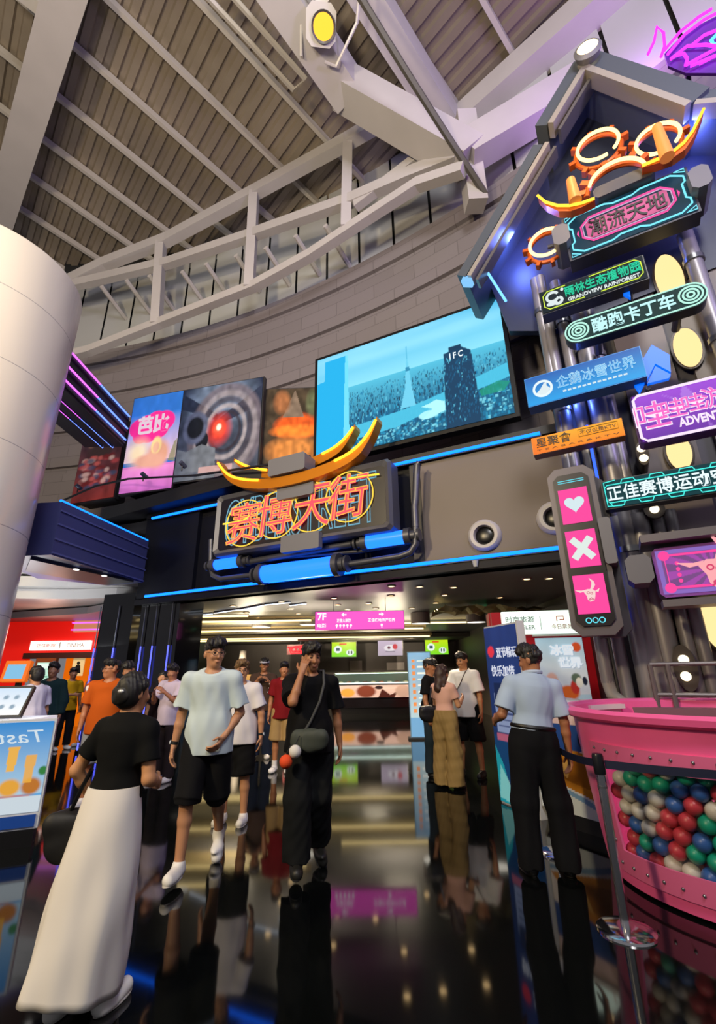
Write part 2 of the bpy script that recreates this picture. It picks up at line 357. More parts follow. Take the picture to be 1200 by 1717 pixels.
# hall inside: ceiling, soffits, end and side walls
P = [FAC.w(-5.3, -.3, 0)[:2], FAC.w(5.6, -.3, 0)[:2], (6.5, 25), (-14, 25), (-14, 14.4), (-7.2, 12.3)]
struct('ceiling_hall', MB().slab(P, 3.08, 3.25), mat('#7b7a7e', .35))
WARM = mat('#c9b27e', .5)
for k, (y, z, x0, x1) in enumerate(((13.6, 2.98, -7.5, -1.3), (16.4, 2.95, -7.5, 2.3), (19.8, 2.93, -7.5, 3.0))):
    struct('trim_%d' % (k + 3), MB().b2((x0, y - .0, z + .01), (x1, y + 1.1, z + .12)), WARM)
struct('trim_6', MB().b2((-13, 19.9, 2.88), (6.5, 24, 3.04)), mat('#4a453f', .6))
struct('wall_hall_end', MB().b2((-13, 23.6, 0), (6.5, 23.8, 3.1)), mat('#5a5450', .55, noise=.12, nscale=.7))
struct('wall_hall_right', MB().b2((4.6, 8.2, 0), (4.8, 23.7, 3.1)), mat('#4b4540', .5))
struct('wall_hall_left', MB().b2((-7.3, 15.0, 0), (-7.1, 23.7, 3.1)), mat('#6d7a70', .3))
# dark mirror-clad jamb left of the opening
JM = mat('#0d0d12', .08, 0, spec=.7)
p0 = FAC.w(-5.25, -.25, 0); p1 = FAC.w(-4.35, -.25, 0)
struct('pillar', MB().slab([FAC.w(s_, d_, 0)[:2] for s_, d_ in ((FAC.px(238, 1015, -.12)[0], -.12), (FAC.px(299, 1040, -.12)[0], -.12), (FAC.px(299, 1040, -.12)[0], -.8), (FAC.px(238, 1015, -.12)[0], -.8))], 0, 3.05), JM)
struct('pillar', MB().slab([(-5.92, 10.7), (-5.1, 10.5), (-4.95, 11.3), (-5.8, 11.5)], 0, 3.3), JM)
# stepped white soffit and red shop front of the left passage
for k, (r, z0) in enumerate(((0, 3.30), (.28, 3.55), (.5, 3.85), (.75, 4.15))):
    pts = [(-5.2, 11.4 - r * .6), (-5.9, 11.15 - r), (-7.0, 11.25 - r), (-8.4, 11.0 - r), (-10.5, 10.3 - r), (-14, 10.0 - r), (-14, 15), (-5.2, 15)]
    struct('ceiling_passage', MB().slab(pts, z0, z0 + .24), mat('#b9b6b4', .45))
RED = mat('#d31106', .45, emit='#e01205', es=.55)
struct('wall_shop', MB().b2((-12.5, 14.0, 2.18), (-7.3, 14.2, 3.32)).b2((-12.5, 14, 0), (-9.75, 14.2, 2.18)).b2((-7.75, 14, 0), (-7.3, 14.2, 2.18)), RED)
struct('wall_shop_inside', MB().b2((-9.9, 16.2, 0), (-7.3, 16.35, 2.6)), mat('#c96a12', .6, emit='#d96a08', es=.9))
struct('trim_7', MB().b2((-9.8, 13.93, 2.02), (-7.7, 14.05, 2.18)), mat('#401008', .5))
struct('trim_8', MB().b2((-8.45, 13.9, 2.75), (-7.2, 14.0, 3.3)), mat('#b8865a', .4, emit='#c98a55', es=.5))
for k in range(3):
    struct('trim_%d' % (9 + k), MB().b2((-8.5, 13.86, 2.80 + .2 * k), (-7.2, 13.9, 2.83 + .2 * k)), glow((.55, .1, 1.0), 2.0))
# ================================================================== things on the front of the hall
def rectpx(fr, d, TL, TR, BL, BR):
    a, b, c, e = [fr.px(*p, d) for p in (TL, TR, BL, BR)]
    s0, s1, z0, z1 = (a[0] + c[0]) / 2, (b[0] + e[0]) / 2, (c[1] + e[1]) / 2, (a[1] + b[1]) / 2
    return (s0 + s1) / 2, (z0 + z1) / 2, s1 - s0, z1 - z0
def on(fr, s, d, z): return dict(loc=fr.w(s, d, z), rz=fr.rot)

# big video screen
cs, cz, w, h = rectpx(FAC, .12, (528, 605), (838, 502), (535, 762), (862, 703))
t = thing('video_screen', 'huge wall-mounted video screen showing a blue city skyline with a river', 'screen', **on(FAC, cs, .12, cz))
MB().box((0, .1, 0), (w + .14, .18, h + .14)).build('frame', mat('#0a0a0c', .3), t)
MB().box((-w * .3, .32, -h * .2), (.2, .3, .5)).box((w * .3, .32, -h * .2), (.2, .3, .5)).build('bracket', DARK, t)
p = Pic(300, 180, '#2aa7cf'); p.grad('#b4e4f2', '#4fb8e2', .62, 1.0).grad('#14688c', '#6cc4dc', .25, .62).grad('#0a4a68', '#14688c', 0, .25)
for k in range(7): p.ell(rng.random(), .8 + .2 * rng.random(), .25, .05, '#d8f4fc', 1.6, .4)
for k in range(2600):
    v = rng.random() ** .8 * .55; u = rng.random(); s = .25 + .75 * (1 - v / .62)
    hh = (.02 + .05 * rng.random()) * s; ww = (.004 + .007 * rng.random()) * s
    c = ['#054464', '#3aa4c6', '#086088', '#7ccade', '#043048', '#0c7aa4', '#063a58'][rng.integers(7)]
    p.rect(u, v, u + ww, v + hh, c, .8)
p.poly([(0.15, .22), (.5, .26), (.75, .33), (1, .42), (1, .30), (.72, .22), (.45, .12), (.15, .10)], '#5fc4de', .95)
p.poly([(.15, .02), (.7, .16), (1, .26), (1, 0), (.15, 0)], '#14708f', .45)
for k in range(500):
    u = .15 + .85 * rng.random(); v = rng.random() * (.02 + .2 * u); p.rect(u, v, u + .012, v + .008 + .02 * rng.random(), ['#064a6c', '#2f9cc0', '#a4e4ee', '#0a6a90'][rng.integers(4)], .7)
p.poly([(.87, .2), (.97, .2), (1, .26), (.95, .29), (.86, .25)], '#1d9a78', .8)
p.poly([(.48, .27), (.56, .27), (.545, .45), (.535, .62), (.53, .72), (.524, .72), (.517, .62), (.51, .45)], '#8fd2e8'); p.poly([(.515, .60), (.54, .60), (.537, .64), (.518, .64)], '#3c8fb0'); p.rect(.525, .72, .529, .84, '#7cc4de')
p.poly([(0, 0), (.16, 0), (.17, .06), (.175, .95), (.05, .95), (.05, .75), (0, .74)], '#1fb4e6'); p.poly([(.16, 0), (.2, 0), (.19, .95), (.175, .95)], '#8fe0f6')
p.poly([(.70, 0), (.855, 0), (.86, .12), (.845, .62), (.80, .68), (.715, .655), (.705, .3)], '#0a3f5e'); p.rect(.74, .66, .80, .70, '#0a3a58')
for k in range(260):
    u = .71 + .14 * rng.random(); v = .03 + .56 * rng.random(); p.rect(u, v, u + .003, v + .02, '#15648a' if rng.random() < .85 else '#7fd2e8', .8)
p.ell(.62, .16, .05, .035, '#d8f4f6'); p.poly([(.58, .12), (.70, .16), (.70, .24), (.66, .27), (.62, .25), (.585, .24), (.64, .2)], '#e2f8f6')
p.a[..., 0] *= .55; p.a[..., 1] *= .92
sc = p.mesh('display', w, h, SCREEN, t, y=-.002)
text('screen_caption', 'I F C', .24, .13, glow((.85, .97, 1), 1.2), sc, (.775 - .5) * w, (.615 - .5) * h, -.006, .001, .02)

# blue light strips
def strip(name, lab, fr, d, pts, wd, m, cat='light strip', grp=None):
    a, b = [fr.px(*q, d) for q in pts]; z = (a[1] + b[1]) / 2
    t = thing(name, lab, cat, **on(fr, (a[0] + b[0]) / 2, d, z)); L = b[0] - a[0]
    MB().box((0, .03, 0), (L + .04, .03, wd + .03)).build('channel', DARK, t)
    MB().tube([(-L / 2, -.0, 0), (L / 2, 0, 0)], wd / 2, 8).build('tube', m, t, True); return t
strip('light_strip', 'long blue light strip along the bottom edge of the dark fascia', FAC, .07, ((243, 1001), (1010, 908)), .055, BLUE_LED)
strip('light_strip', 'blue light strip above the air nozzle, under the video screen', FAC, .07, ((640, 783), (905, 727)), .055, BLUE_LED)
strip('light_strip', 'short blue light strip at the top left corner of the fascia', FAC, .07, ((255, 869), (372, 844)), .055, BLUE_LED)

# neon street sign
D = .5
cs, cz, w, h = rectpx(FAC, D, (354, 832), (652, 773), (371, 935), (663, 885))
t = thing('neon_sign', 'wide black sign with red Chinese neon characters over outlined Latin letters', 'sign', **on(FAC, cs, D, cz))
o = [(-w / 2 + .06, -h / 2), (w / 2 - .06, -h / 2), (w / 2, -h / 2 + .06), (w / 2, h / 2 - .06), (w / 2 - .06, h / 2), (-w / 2 + .06, h / 2), (-w / 2, h / 2 - .06), (-w / 2, -h / 2 + .06)]
i_ = [(x * (1 - .22 / w), z * (1 - .22 / h)) for x, z in o]
mb = MB(); n = 8; q = [(x, .0, z) for x, z in o] + [(x, -.07, z) for x, z in [(x * (1 - .08 / w), z * (1 - .08 / h)) for x, z in o]] + [(x, -.02, z) for x, z in i_] + [(x, .3, z) for x, z in o]
mb.add(q, [(k + r * n, (k + 1) % n + r * n, (k + 1) % n + (r + 1) * n, k + (r + 1) * n) for r in (0, 1) for k in range(n)] + [(k, k + 24, (k + 1) % n + 24, (k + 1) % n) for k in range(n)] + [tuple(range(24, 32))])
mb.build('frame', mat('#5b5c62', .42, .3), t)
MB().prism(i_, -.022, .05).build('panel', mat('#0b0916', .4), t)
text('outline_lettering', 'CYBERSTREET', w * .86, h * .74, glow((.25, .6, .8), .7), t, 0, 0, -.03, outline=True, bevel=.010)
CH = [(a * w, b * h) for a, b in ((-.295, -.05), (-.10, -.01), (.10, .0), (.295, .05))]
for k, (x, z) in enumerate(CH):
    MB().ring((x, z), h * .36, .011, -.06).build('ring', glow((1.0, .62, .06), 1.3), t, True)
for k, c in enumerate('赛博天街'):
    x, z = CH[k]
    text('character', c, h * .62, h * .62, glow((1.0, .07, .10), 1.5), t, x, z, -.085, .012, .008, shear=.12)
    text('character_outline', c, h * .64, h * .64, glow((1.0, .45, .06), 1.3), t, x, z, -.10, outline=True, bevel=.009, shear=.12)
MB().line([(-w * .43, -.02), (-w * .30, -.02)], .016, -.09).line([(-w * .30, -.02), (-w * .26, .05)], .016, -.09).line([(-w * .26, .05), (w * .30, h * .30)], .003, -.05).line([(w * .30, h * .30), (w * .45, h * .27)], .016, -.09).build('neon_dash', YEL_N, t)
for k, (px, py, hh) in enumerate(((502, 825, .30), (510, 912, .30))):
    a = FAC.px(px, py, D); MB().box((a[0] - cs, -.10, a[1] - cz), (.78, .12, hh), ch=.02).build('clamp', GREYP, t)
MB().box((-.5, .33, 0), (.15, .35, .4)).box((.9, .33, 0), (.15, .35, .4)).build('bracket', DARK, t)

# orange crescent ornament above the sign
t = thing('neon_crescent', 'orange neon crescent ornament curving up above the neon street sign', 'ornament', **on(FAC, cs, D, cz))
def band(pts, d, th, dep):
    P = [FAC.px(x, y, d) for x, y in pts]; P = [(a - cs, b - cz) for a, b in P]; Q = []
    for s in range(len(P) - 1):
        for k in range(6):
            f = k / 6; p_ = [P[max(0, s - 1)], P[s], P[s + 1], P[min(len(P) - 1, s + 2)]]
            Q.append(tuple(.5 * (2 * p_[1][i] + (p_[2][i] - p_[0][i]) * f + (2 * p_[0][i] - 5 * p_[1][i] + 4 * p_[2][i] - p_[3][i]) * f * f + (3 * p_[1][i] - p_[0][i] - 3 * p_[2][i] + p_[3][i]) * f ** 3) for i in (0, 1)))
    Q.append(P[-1]); y = D - d; mb = MB(); n = len(Q); vs = []
    for k, (x, z) in enumerate(Q):
        f = min(1, .35 + 3 * min(k, n - 1 - k) / n); vs += [(x, y - dep / 2, z), (x, y + dep / 2, z), (x, y + dep / 2, z - th * f), (x, y - dep / 2, z - th * f)]
    mb.add(vs, [(4 * k + j, 4 * k + (j + 1) % 4, 4 * k + 4 + (j + 1) % 4, 4 * k + 4 + j) for k in range(n - 1) for j in range(4)] + [(0, 1, 2, 3), (4 * n - 1, 4 * n - 2, 4 * n - 3, 4 * n - 4)])
    return mb, [(x, y - dep / 2 - .01, z - .03) for x, z in Q]
AMB = mat('#c77a10', .35, .5)
for pts, d, grp in ((((370, 775), (395, 800), (450, 806), (520, 792), (585, 765), (618, 735), (636, 703)), .62, 1), (((398, 772), (430, 786), (480, 788), (545, 763), (578, 742), (599, 716)), .25, 2)):
    mb, ln = band(pts, d, .20, .22); mb.build('crescent_bar', AMB, t); k = len(ln) // 3
    [MB().tube(q_, .026, 8).build('neon_tube', glow((1.0, .40, .02), 3.0), t, True) for q_ in (ln[1:k], ln[2 * k - 2:-1])]
a = FAC.px(487, 785, .65); MB().box((a[0] - cs, D - .62, a[1] - cz + .02), (.80, .36, .34), ch=.03).build('clamp', GREYP, t)
MB().box((a[0] - cs, D - .2, a[1] - cz - .1), (.2, .45, .2)).build('bracket', DARK, t)

# pipework with glowing blue tubes below the sign
t = thing('pipe_ornament', 'grey pipework with glowing blue tubes hung beneath the neon street sign', 'ornament', **on(FAC, cs, .3, cz))
L = lambda x, y, d=.3: (lambda a: (a[0] - cs, .3 - d, a[1] - cz))(FAC.px(x, y, d))
PM = mat('#55565e', .4, .6)
def pipe(name, pts, r): MB().tube(pts, r, 12).build(name, PM, t, True)
pipe('pipe', [L(703, 776), L(699, 780), L(698, 800), L(697, 835), L(695, 850), L(697, 884)], .06)
pipe('pipe', [L(697, 884), L(697, 912), L(688, 926), L(670, 933), L(580, 947)], .055)
pipe('pipe', [L(690, 910, .2), L(600, 925, .2), L(430, 938, .2)], .035)
pipe('pipe', [L(354, 905), L(353, 950), L(357, 965), L(370, 971), L(440, 962)], .05)
pipe('pipe', [L(405, 945), L(430, 940), L(590, 912)], .06)
for (x0, y0), (x1, y1), r, d in (((360, 948), (406, 941), .105, .33), ((440, 966), (566, 944), .16, .36), ((612, 910), (684, 899), .115, .3)):
    a, b = Vector(L(x0, y0, d)), Vector(L(x1, y1, d)); b.z = a.z = (a.z + b.z) / 2
    g = MB().tube([a, b], r, 20).build('glow_tube', mat('#05103a', .3, 0, (0.01, .12, 1.0), 3.2), t, True); u = (b - a).normalized()
    for e, sg in ((a, -1), (b, 1)):
        MB().tube([e - u * .05, e + u * .05], r * 1.22, 20).tube([e + u * sg * .05, e + u * sg * .13], r * .75, 16).tube([e + u * sg * .16, e + u * sg * .2], r * .9, 16).build('flange', PM, t, True)

# air nozzles, small sensor
for (x, y), lab in (((812, 898), 'white round air nozzle in the brown fascia panel'), ((930, 868), 'white round air nozzle half hidden behind the tall pink icon panel')):
    a = FAC.px(x, y, .0); t = thing('air_nozzle', lab, 'vent', **on(FAC, a[0], 0, a[1]))
    MB().lathe([(.14, .02), (.16, -.06), (.21, -.07), (.25, -.03), (.26, .02)], n=40, axis='Y').build('ring', mat('#b9b4b0', .4), t, True)
    MB().ball((.01, .02, -.01), .155, (1, .35, 1), 24).build('nozzle', mat('#060607', .3), t, True)
a = FAC.px(797, 946, .04); t = thing('sensor', 'tiny white sensor under the lower blue light strip', 'sensor', **on(FAC, a[0], .05, a[1]))
MB().lathe([(0, -.05), (.03, -.045), (.04, .0), (.05, .05), (0, .05)], n=16).build('housing', mat('#b8b8b8', .5), t, True)

# posters on the ledge
def poster(lab, q0, q1, px, pic, mtl, words=None):
    fr = Frame(q0, (q1[1] - q0[1]) / (q1[0] - q0[0])); cs, cz, w, h = rectpx(fr, 0, *px); w = math.hypot(q1[0] - q0[0], q1[1] - q0[1])
    t = thing('film_poster', lab, 'poster', **on(fr, w / 2, 0, cz))
    MB().box((0, .08, 0), (w + .06, .12, h + .06)).build('frame', mat('#26262b', .4), t)
    MB().box((0, .3, -h / 2 + .25), (w * .8, .4, .5)).build('stand', DARK, t)
    pc = pic.mesh('print', w, h, mtl, t, y=-.0)
    if words: words(pc, w, h)
    return t
p = Pic(100, 150, '#2f6fc4').grad('#e9c9e0', '#2f74cc', .3, .8).rect(0, 0, 1, .26, '#d67ac6').grad('#c56bc0', '#e88fd0', 0, .24)
for x, y, r in ((.2, .66, .2), (.35, .68, .22), (.52, .72, .2), (.68, .70, .22), (.42, .60, .22), (.26, .57, .16), (.6, .62, .2)): p.ell(x, y, r, r * .5, '#ee2f8e', .1)
p.ell(.25, .40, .2, .12, '#f6e39a', 1.2, .7).ell(.66, .36, .2, .14, '#d9a184', .5).ell(.60, .45, .1, .09, '#eccf8e', .3).ell(.60, .43, .06, .055, '#dfae90', .3).ell(.5, .30, .3, .07, '#e0a890', .5).poly([(.86, .28), (1, .26), (1, .5), (.94, .46)], '#8a8a58', .8).mottle(.12, 12)
poster('bright poster with blue sky, a pink cloud title and a pink foreground', (-5.72, 10.2), (-4.33, 9.86), ((216, 668), (296, 660), (213, 830), (308, 812)), p, BACKLIT,
       lambda o, w, h: text('title', '芭比', w * .62, h * .2, glow((1, .78, .9), .8), o, -.02 * w, .18 * h, -.01, .003, .04))
p = Pic(150, 130, '#232a3c').grad('#3a4252', '#1c2338', 0, 1)
p.ell(.5, .82, .42, .34, '#5b6c86', .5, .8).mottle(.35, 14).poly([(.0, .95), (.48, .66), (.46, .60), (0, .78)], '#20283c').poly([(1, .92), (.5, .62), (.54, .56), (1, .7)], '#252c40')
for r, c in ((.42, '#5b5560'), (.36, '#7d7880'), (.30, '#3a3844'), (.24, '#8c8890'), (.18, '#2a2630')): p.arc(.58, .47, r, r * 1.15, .09, c, .8)
p.ell(.5, .5, .13, .15, '#a8302a', .8).ell(.5, .5, .07, .08, '#e8503c', .8).ell(.5, .52, .03, .035, '#ffd0c0', .6).ell(.2, .55, .12, .14, '#12161f').ell(.3, .4, .08, .1, '#12161f').arc(.2, .55, .13, .15, .2, '#48506a')
p.poly([(0, 0), (.5, 0), (.48, .3), (.3, .36), (.12, .3), (0, .34)], '#5a626e').mottle(.3, 22).rect(.3, .06, .7, .12, '#caa0a0', .5)
poster('dark poster of a ringed machine with a glowing red centre', (-4.2, 9.62), (-2.18, 9.12), ((297, 650), (440, 640), (312, 806), (442, 790)), p, BACKLIT)
p = Pic(90, 110, '#3a3126').mottle(.5, 9).ell(.55, .5, .36, .16, '#c9521c', .4).ell(.55, .44, .4, .08, '#d8742a', .5).poly([(.3, .62), (.5, .98), (.66, .62)], '#6d5f54').ell(.28, .82, .13, .14, '#8a5a3a', .6).ell(.8, .8, .1, .16, '#5a6248', .6).ell(.5, .2, .4, .16, '#b8763a', .6).mottle(.35, 20).rect(0, 0, 1, .05, '#20160f')
poster('dim brown poster with an orange mushroom cap beside the video screen', (-2.12, 9.3), (-.75, 9.25), ((446, 648), (527, 655), (446, 783), (527, 783)), p, BACKLIT)
p = Pic(90, 130, '#5a3a3c').grad('#7a2c28', '#2e3440', 0, 1).mottle(.35, 10).ell(.3, .8, .14, .09, '#a87c68', .5).ell(.6, .83, .13, .09, '#8a6a5e', .5).ell(.5, .66, .3, .1, '#43302f', .5)
for k in range(60): p.ell(.1 + .8 * rng.random(), .15 + .42 * rng.random(), .05 + .06 * rng.random(), .03, ['#b8474a', '#d0605a', '#3a4a66', '#d8b0a4', '#702022'][rng.integers(5)], .8, .8)
poster('tilted dark red group poster next to the lit purple louvre', (-7.5, 11.2), (-6.15, 10.75), ((112, 705), (192, 735), (130, 845), (207, 828)), p, BACKLIT)
MB().slab([FAC.w(-6.9, .25, 0)[:2], FAC.w(-2.6, .45, 0)[:2], FAC.w(-.8, .2, 0)[:2], FAC.w(-.8, -.8, 0)[:2], FAC.w(-6.9, -1.2, 0)[:2]], 5.12, 5.42).build('ceiling_ledge', mat('#101014', .5))['kind'] = 'structure'
t = MB().tube([FAC.w(*FAC.px(x, y, .6)[:1], .6, FAC.px(x, y, .6)[1]) for x, y in ((108, 838), (160, 815), (215, 803), (330, 797), (450, 779), (520, 765))], .025, 8).build('poster_rail', DARK, None, True)
tag(t, 'thin black rail running in front of the film posters', 'rail')
for x, y, lab in ((130, 812, 'small spotlight on the rail before the tilted red poster'), (240, 793, 'small spotlight on the rail before the pink cloud poster'), (305, 775, 'small spotlight on the rail at the left edge of the machine poster')):
    a = FAC.px(x, y + 10, .6); t = thing('poster_spotlight', lab, 'spotlight', **on(FAC, a[0], .6, a[1]))
    MB().tube([(0, 0, -.06), (0, 0, .08)], .015, 6).build('arm', DARK, t); MB().tube([(0, .09, .06), (0, -.06, .12)], .05, 10).build('head', mat('#3a3f52', .4), t, True)

# lit louvre and blue-lit bulkhead beside the column
t = thing('lit_louvre', 'dark slatted bulkhead striped with pink and blue light lines, right of the column', 'light feature', (0, 0, 0))
MB().b2((-6.75, 7.45, 6.88), (-5.78, 10.2, 7.78)).build('body', mat('#171320', .5), t)
for k, (x, z) in enumerate(((-5.76, 7.72), (-5.76, 7.38), (-5.76, 7.06), (-6.05, 6.86), (-6.3, 6.86))):
    MB().box((x, 8.55, z - .11 if z > 6.9 else z), (.05, 3.2, .03) if z > 6.9 else (.04, 3.2, .03)).build('slat', mat('#2a2430', .5), t)
    o = MB().tube([(x, 6.95, z), (x, 8.8, z)], .02, 6).build('light_line', glow((.75, .12, 1.0), 2.2), t); MB().tube([(x, 8.8, z), (x, 10.18, z)], .02, 6).build('light_line', glow((.12, .22, 1.0), 2.4), t)
t = thing('blue_lit_bulkhead', 'panelled bulkhead with blue light put into its colour, jutting from behind the column towards the fascia', 'bulkhead', (0, 0, 0))
P0, P1 = (-5.1, 7.4), (-4.72, 9.95)
MB().slab([P0, P1, (-5.6, 10.2), (-6.6, 9.3), (-6.2, 7.5)], 3.42, 4.36).build('body', mat('#363c6c', .45), t)  # blue light on body and ribs is put into their colours
for z in (3.46, 3.7, 3.96, 4.2): MB().beam((P0[0] + .01, P0[1], z), (P1[0] + .01, P1[1], z), .03, .03).build('rib', mat('#4a5188', .4), t)
MB().tube([(P0[0] - .03, P0[1], 4.38), (P1[0] - .03, P1[1], 4.38)], .025, 8).build('light_line', BLUE_LED, t)
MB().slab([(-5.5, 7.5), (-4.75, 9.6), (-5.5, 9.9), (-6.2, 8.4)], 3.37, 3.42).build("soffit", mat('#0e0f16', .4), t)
for x, y in ((-5.2, 8.3), (-5.0, 8.9)): MB().disc((0, 0), .001, .001, 0, .001).lathe([(0, 3.36), (.05, 3.36), (.05, 3.372)], (x, y, 0), 12).build('downlight', WHITE_L, t)

# light lines on the mirror-clad jambs
for k, (x0, y0, y1, lab) in enumerate(((166, 992, 1105, 'blue edge line on the outer mirrored pillar'), (197, 990, 1100, 'silver line on the outer mirrored pillar, second from its edge'),
                     (246, 1010, 1105, 'light line at the left edge of the inner mirrored pillar'), (264, 1013, 1110, 'light line in the middle of the inner mirrored pillar'), (290, 1015, 1120, 'light line at the right edge of the inner mirrored pillar'))):
    if k < 2: p0 = at_wall(x0 + 8, y0, (-5.92, 10.67), -.244); z0 = .9
    else: p0 = FAC.w(FAC.px(x0, y0, -.08)[0], -.08, 0)
    t = thing('light_line', lab, 'light strip', (p0.x, p0.y, 0))
    MB().tube([(0, 0, 2.1), (0, 0, 3.02)], .012, 6).build('upper_trim', STEEL, t); MB().tube([(0, 0, .05), (0, 0, 2.1)], .016, 6).build('tube', glow((.10, .12, 1.0), 2.2), t)

# hanging rail frame, cable and floodlight under the roof
P = [roof_px(x, y, 1.2) for x, y in ((330, -25), (492, 150), (512, 132), (360, -40))]
tag(MB().tube(P, .07, 6, True).build('hanging_rail', PUR), 'slim white rectangular rail hanging below the corrugated roof', 'rail')
c0, c1 = roof_px(570, -60, 2.2), at_cyl(815, 328, CR - .4)
tag(MB().tube([c0 + (c1 - c0) * f + Vector((0, 0, -.1 * math.sin(math.pi * f))) for f in [k / 10 for k in range(11)]], .075, 6).build('cable', mat('#4a4744', .6)), 'dark cable slung from the roof to the wall below the beam joint', 'cable')
pc = roof_px(538, 42, 2.0); t = thing('floodlight', 'white moving floodlight glowing orange on the big white beam', 'floodlight', pc)
d = (Vector((0, 0, 1.5)) - pc).normalized(); q = d.to_track_quat('-Y', 'Z').to_matrix().to_4x4()
def tf(mb): mb.v = [tuple(q @ Vector(v)) for v in mb.v]; return mb
WH = mat('#c3c0be', .4)
tf(MB().box((0, .1, 0), (.62, .5, .66), ch=.12).box((0, .1, .45), (.3, .3, .3), ch=.06)).build('body', WH, t)
tf(MB().lathe([(.21, -.2), (.25, -.22), (.25, -.1)], (0.05, 0, -.02), 24, 'Y')).build('bezel', mat('#4a4744', .4), t, True)
tf(MB().lathe([(0, -.2), (.21, -.19)], (.05, 0, -.02), 24, 'Y')).build('lens', glow((1.0, .42, .03), 2.0), t)
tf(MB().tube([(-.42, .2, -.5), (-.42, .2, .5), (.42, .2, .5)], .035, 6)).build('yoke', WH, t)
tf(MB().tube([(.35, .1, -.6), (.75, .1, .1), (.8, .1, 1.0)], .035, 6).tube([(.1, .1, -.55), (.35, .1, -.6)], .03, 6)).build('guard_rail', WH, t)
# ================================================================== sign tower on the right
TS, TZ = 1.2, 0.0
def tl(x, y, d=0.0): a = TOW.px(x, y, d); return (a[0], a[1])
def tthing(name, lab, cat, s, z, d, grp=None): return thing(name, lab, cat, TOW.w(s, d, z), TOW.rot, grp)
TM = mat('#4b4a50', .45, .35); TD = mat('#23232b', .5)
def tbox(name, s0, s1, d0, d1, z0, z1, m): return struct(name, MB().slab([TOW.w(s0, d0, 0)[:2], TOW.w(s1, d0, 0)[:2], TOW.w(s1, d1, 0)[:2], TOW.w(s0, d1, 0)[:2]], z0, z1), m)
tbox('wall_tower', .15, 4.6, -1.6, -.55, 0, 8.6, mat('#4a484e', .5, noise=.1, nscale=1.0))
for s0, s1 in ((.95, 1.55), (1.75, 2.35)): tbox('wall_tower_panel', s0, s1, -.55, -.45, 1.2, 8.3, mat('#6a625c', .45, .1))
tbox('trim_12', .2, 4.6, -.55, -.1, 0, 1.12, mat('#5a4a52', .5))

# gabled canopy
c = tl(985, 300)
t = tthing('gable_canopy', 'tall grey house-shaped gable canopy with metal edges over the sign tower', 'canopy', c[0], 0, 0)
def gp(x, y, d=.3): a = tl(x, y, d); return (a[0] - c[0], -d, a[1])
SL = mat('#4f5660', .42, .3); ED = mat('#bcb6ae', .3, .6)
def roofbar(pa, pb, h, y0, y1, off, name, m):
    a, b = Vector(pa), Vector(pb); a.y = b.y = (y0 + y1) / 2; up = Vector((0, 1, 0)).cross(b - a).normalized(); up = -up if up.z < 0 else up
    MB().beam(a + up * off, b + up * off, abs(y1 - y0), h, up).build(name, m, t)
E0, E1, E2, RG, RR, RX = gp(786, 470), gp(915, 250), gp(920, 222), gp(985, 114), gp(1166, 180), gp(1262, 172)
roofbar(E0, E1, .16, -.38, 1.6, .12, 'lower_roof', SL); roofbar(E2, RG, .2, -.42, 1.6, .12, 'upper_roof', SL); roofbar(RG, RR, .27, -.42, 1.6, .05, 'right_roof', SL); roofbar(RR, RX, .2, -.36, 1.6, .1, 'far_roof', SL)
roofbar(E0, E1, .07, -.42, -.2, -.04, 'metal_edge', ED); roofbar(E2, RG, .09, -.46, -.2, -.05, 'metal_edge', ED); roofbar(RG, RR, .09, -.46, -.2, -.13, 'metal_edge', ED); roofbar(RR, RX, .08, -.42, -.2, -.05, 'metal_edge', ED)
roofbar(E0, E1, .05, -.35, -.15, -.16, 'inner_edge', mat('#7d7a78', .3, .7)); roofbar(E2, RG, .05, -.35, -.1, -.18, 'inner_edge', mat('#7d7a78', .3, .7))
a = Vector(gp(786, 470)); MB().box((a.x - .02, -.3, a.z - .02), (.16, .14, .1), ry=.5).build('end_light', glow((.25, .6, 1.0), 1.0), t)
MB().tube([gp(816, 455, .2), gp(848, 505, .2)], .02, 8).build('edge_light', glow((.15, .45, 1.0), 2.0), t)
P = [gp(925, 245, -.5), gp(985, 135, -.5), gp(1160, 185, -.5), gp(1290, 140, -.5), gp(1290, 420, -.5), gp(925, 560, -.5), gp(855, 560, -.5), gp(818, 470, -.5)]
MB().prism([(p[0], p[2]) for p in P], .42, .54).build('gable_wall', mat('#2b3040', .4, .2), t)
lp = gp(985, 85, .55); t2 = tthing('ridge_lamp', 'small round warm lamp at the ridge of the gable canopy', 'lamp', c[0] + lp[0], lp[2], .55)
MB().lathe([(.16, .1), (.2, -.02), (.15, -.06)], n=24, axis='Y').build('housing', GREYP, t2, True); MB().lathe([(0, -.07), (.15, -.05)], n=24, axis='Y').build('lens', glow((1, .8, .42), 3.0), t2)
MB().tube([(0, .08, 0), (0, .22, -.15)], .04, 8).build('arm', GREYP, t2)

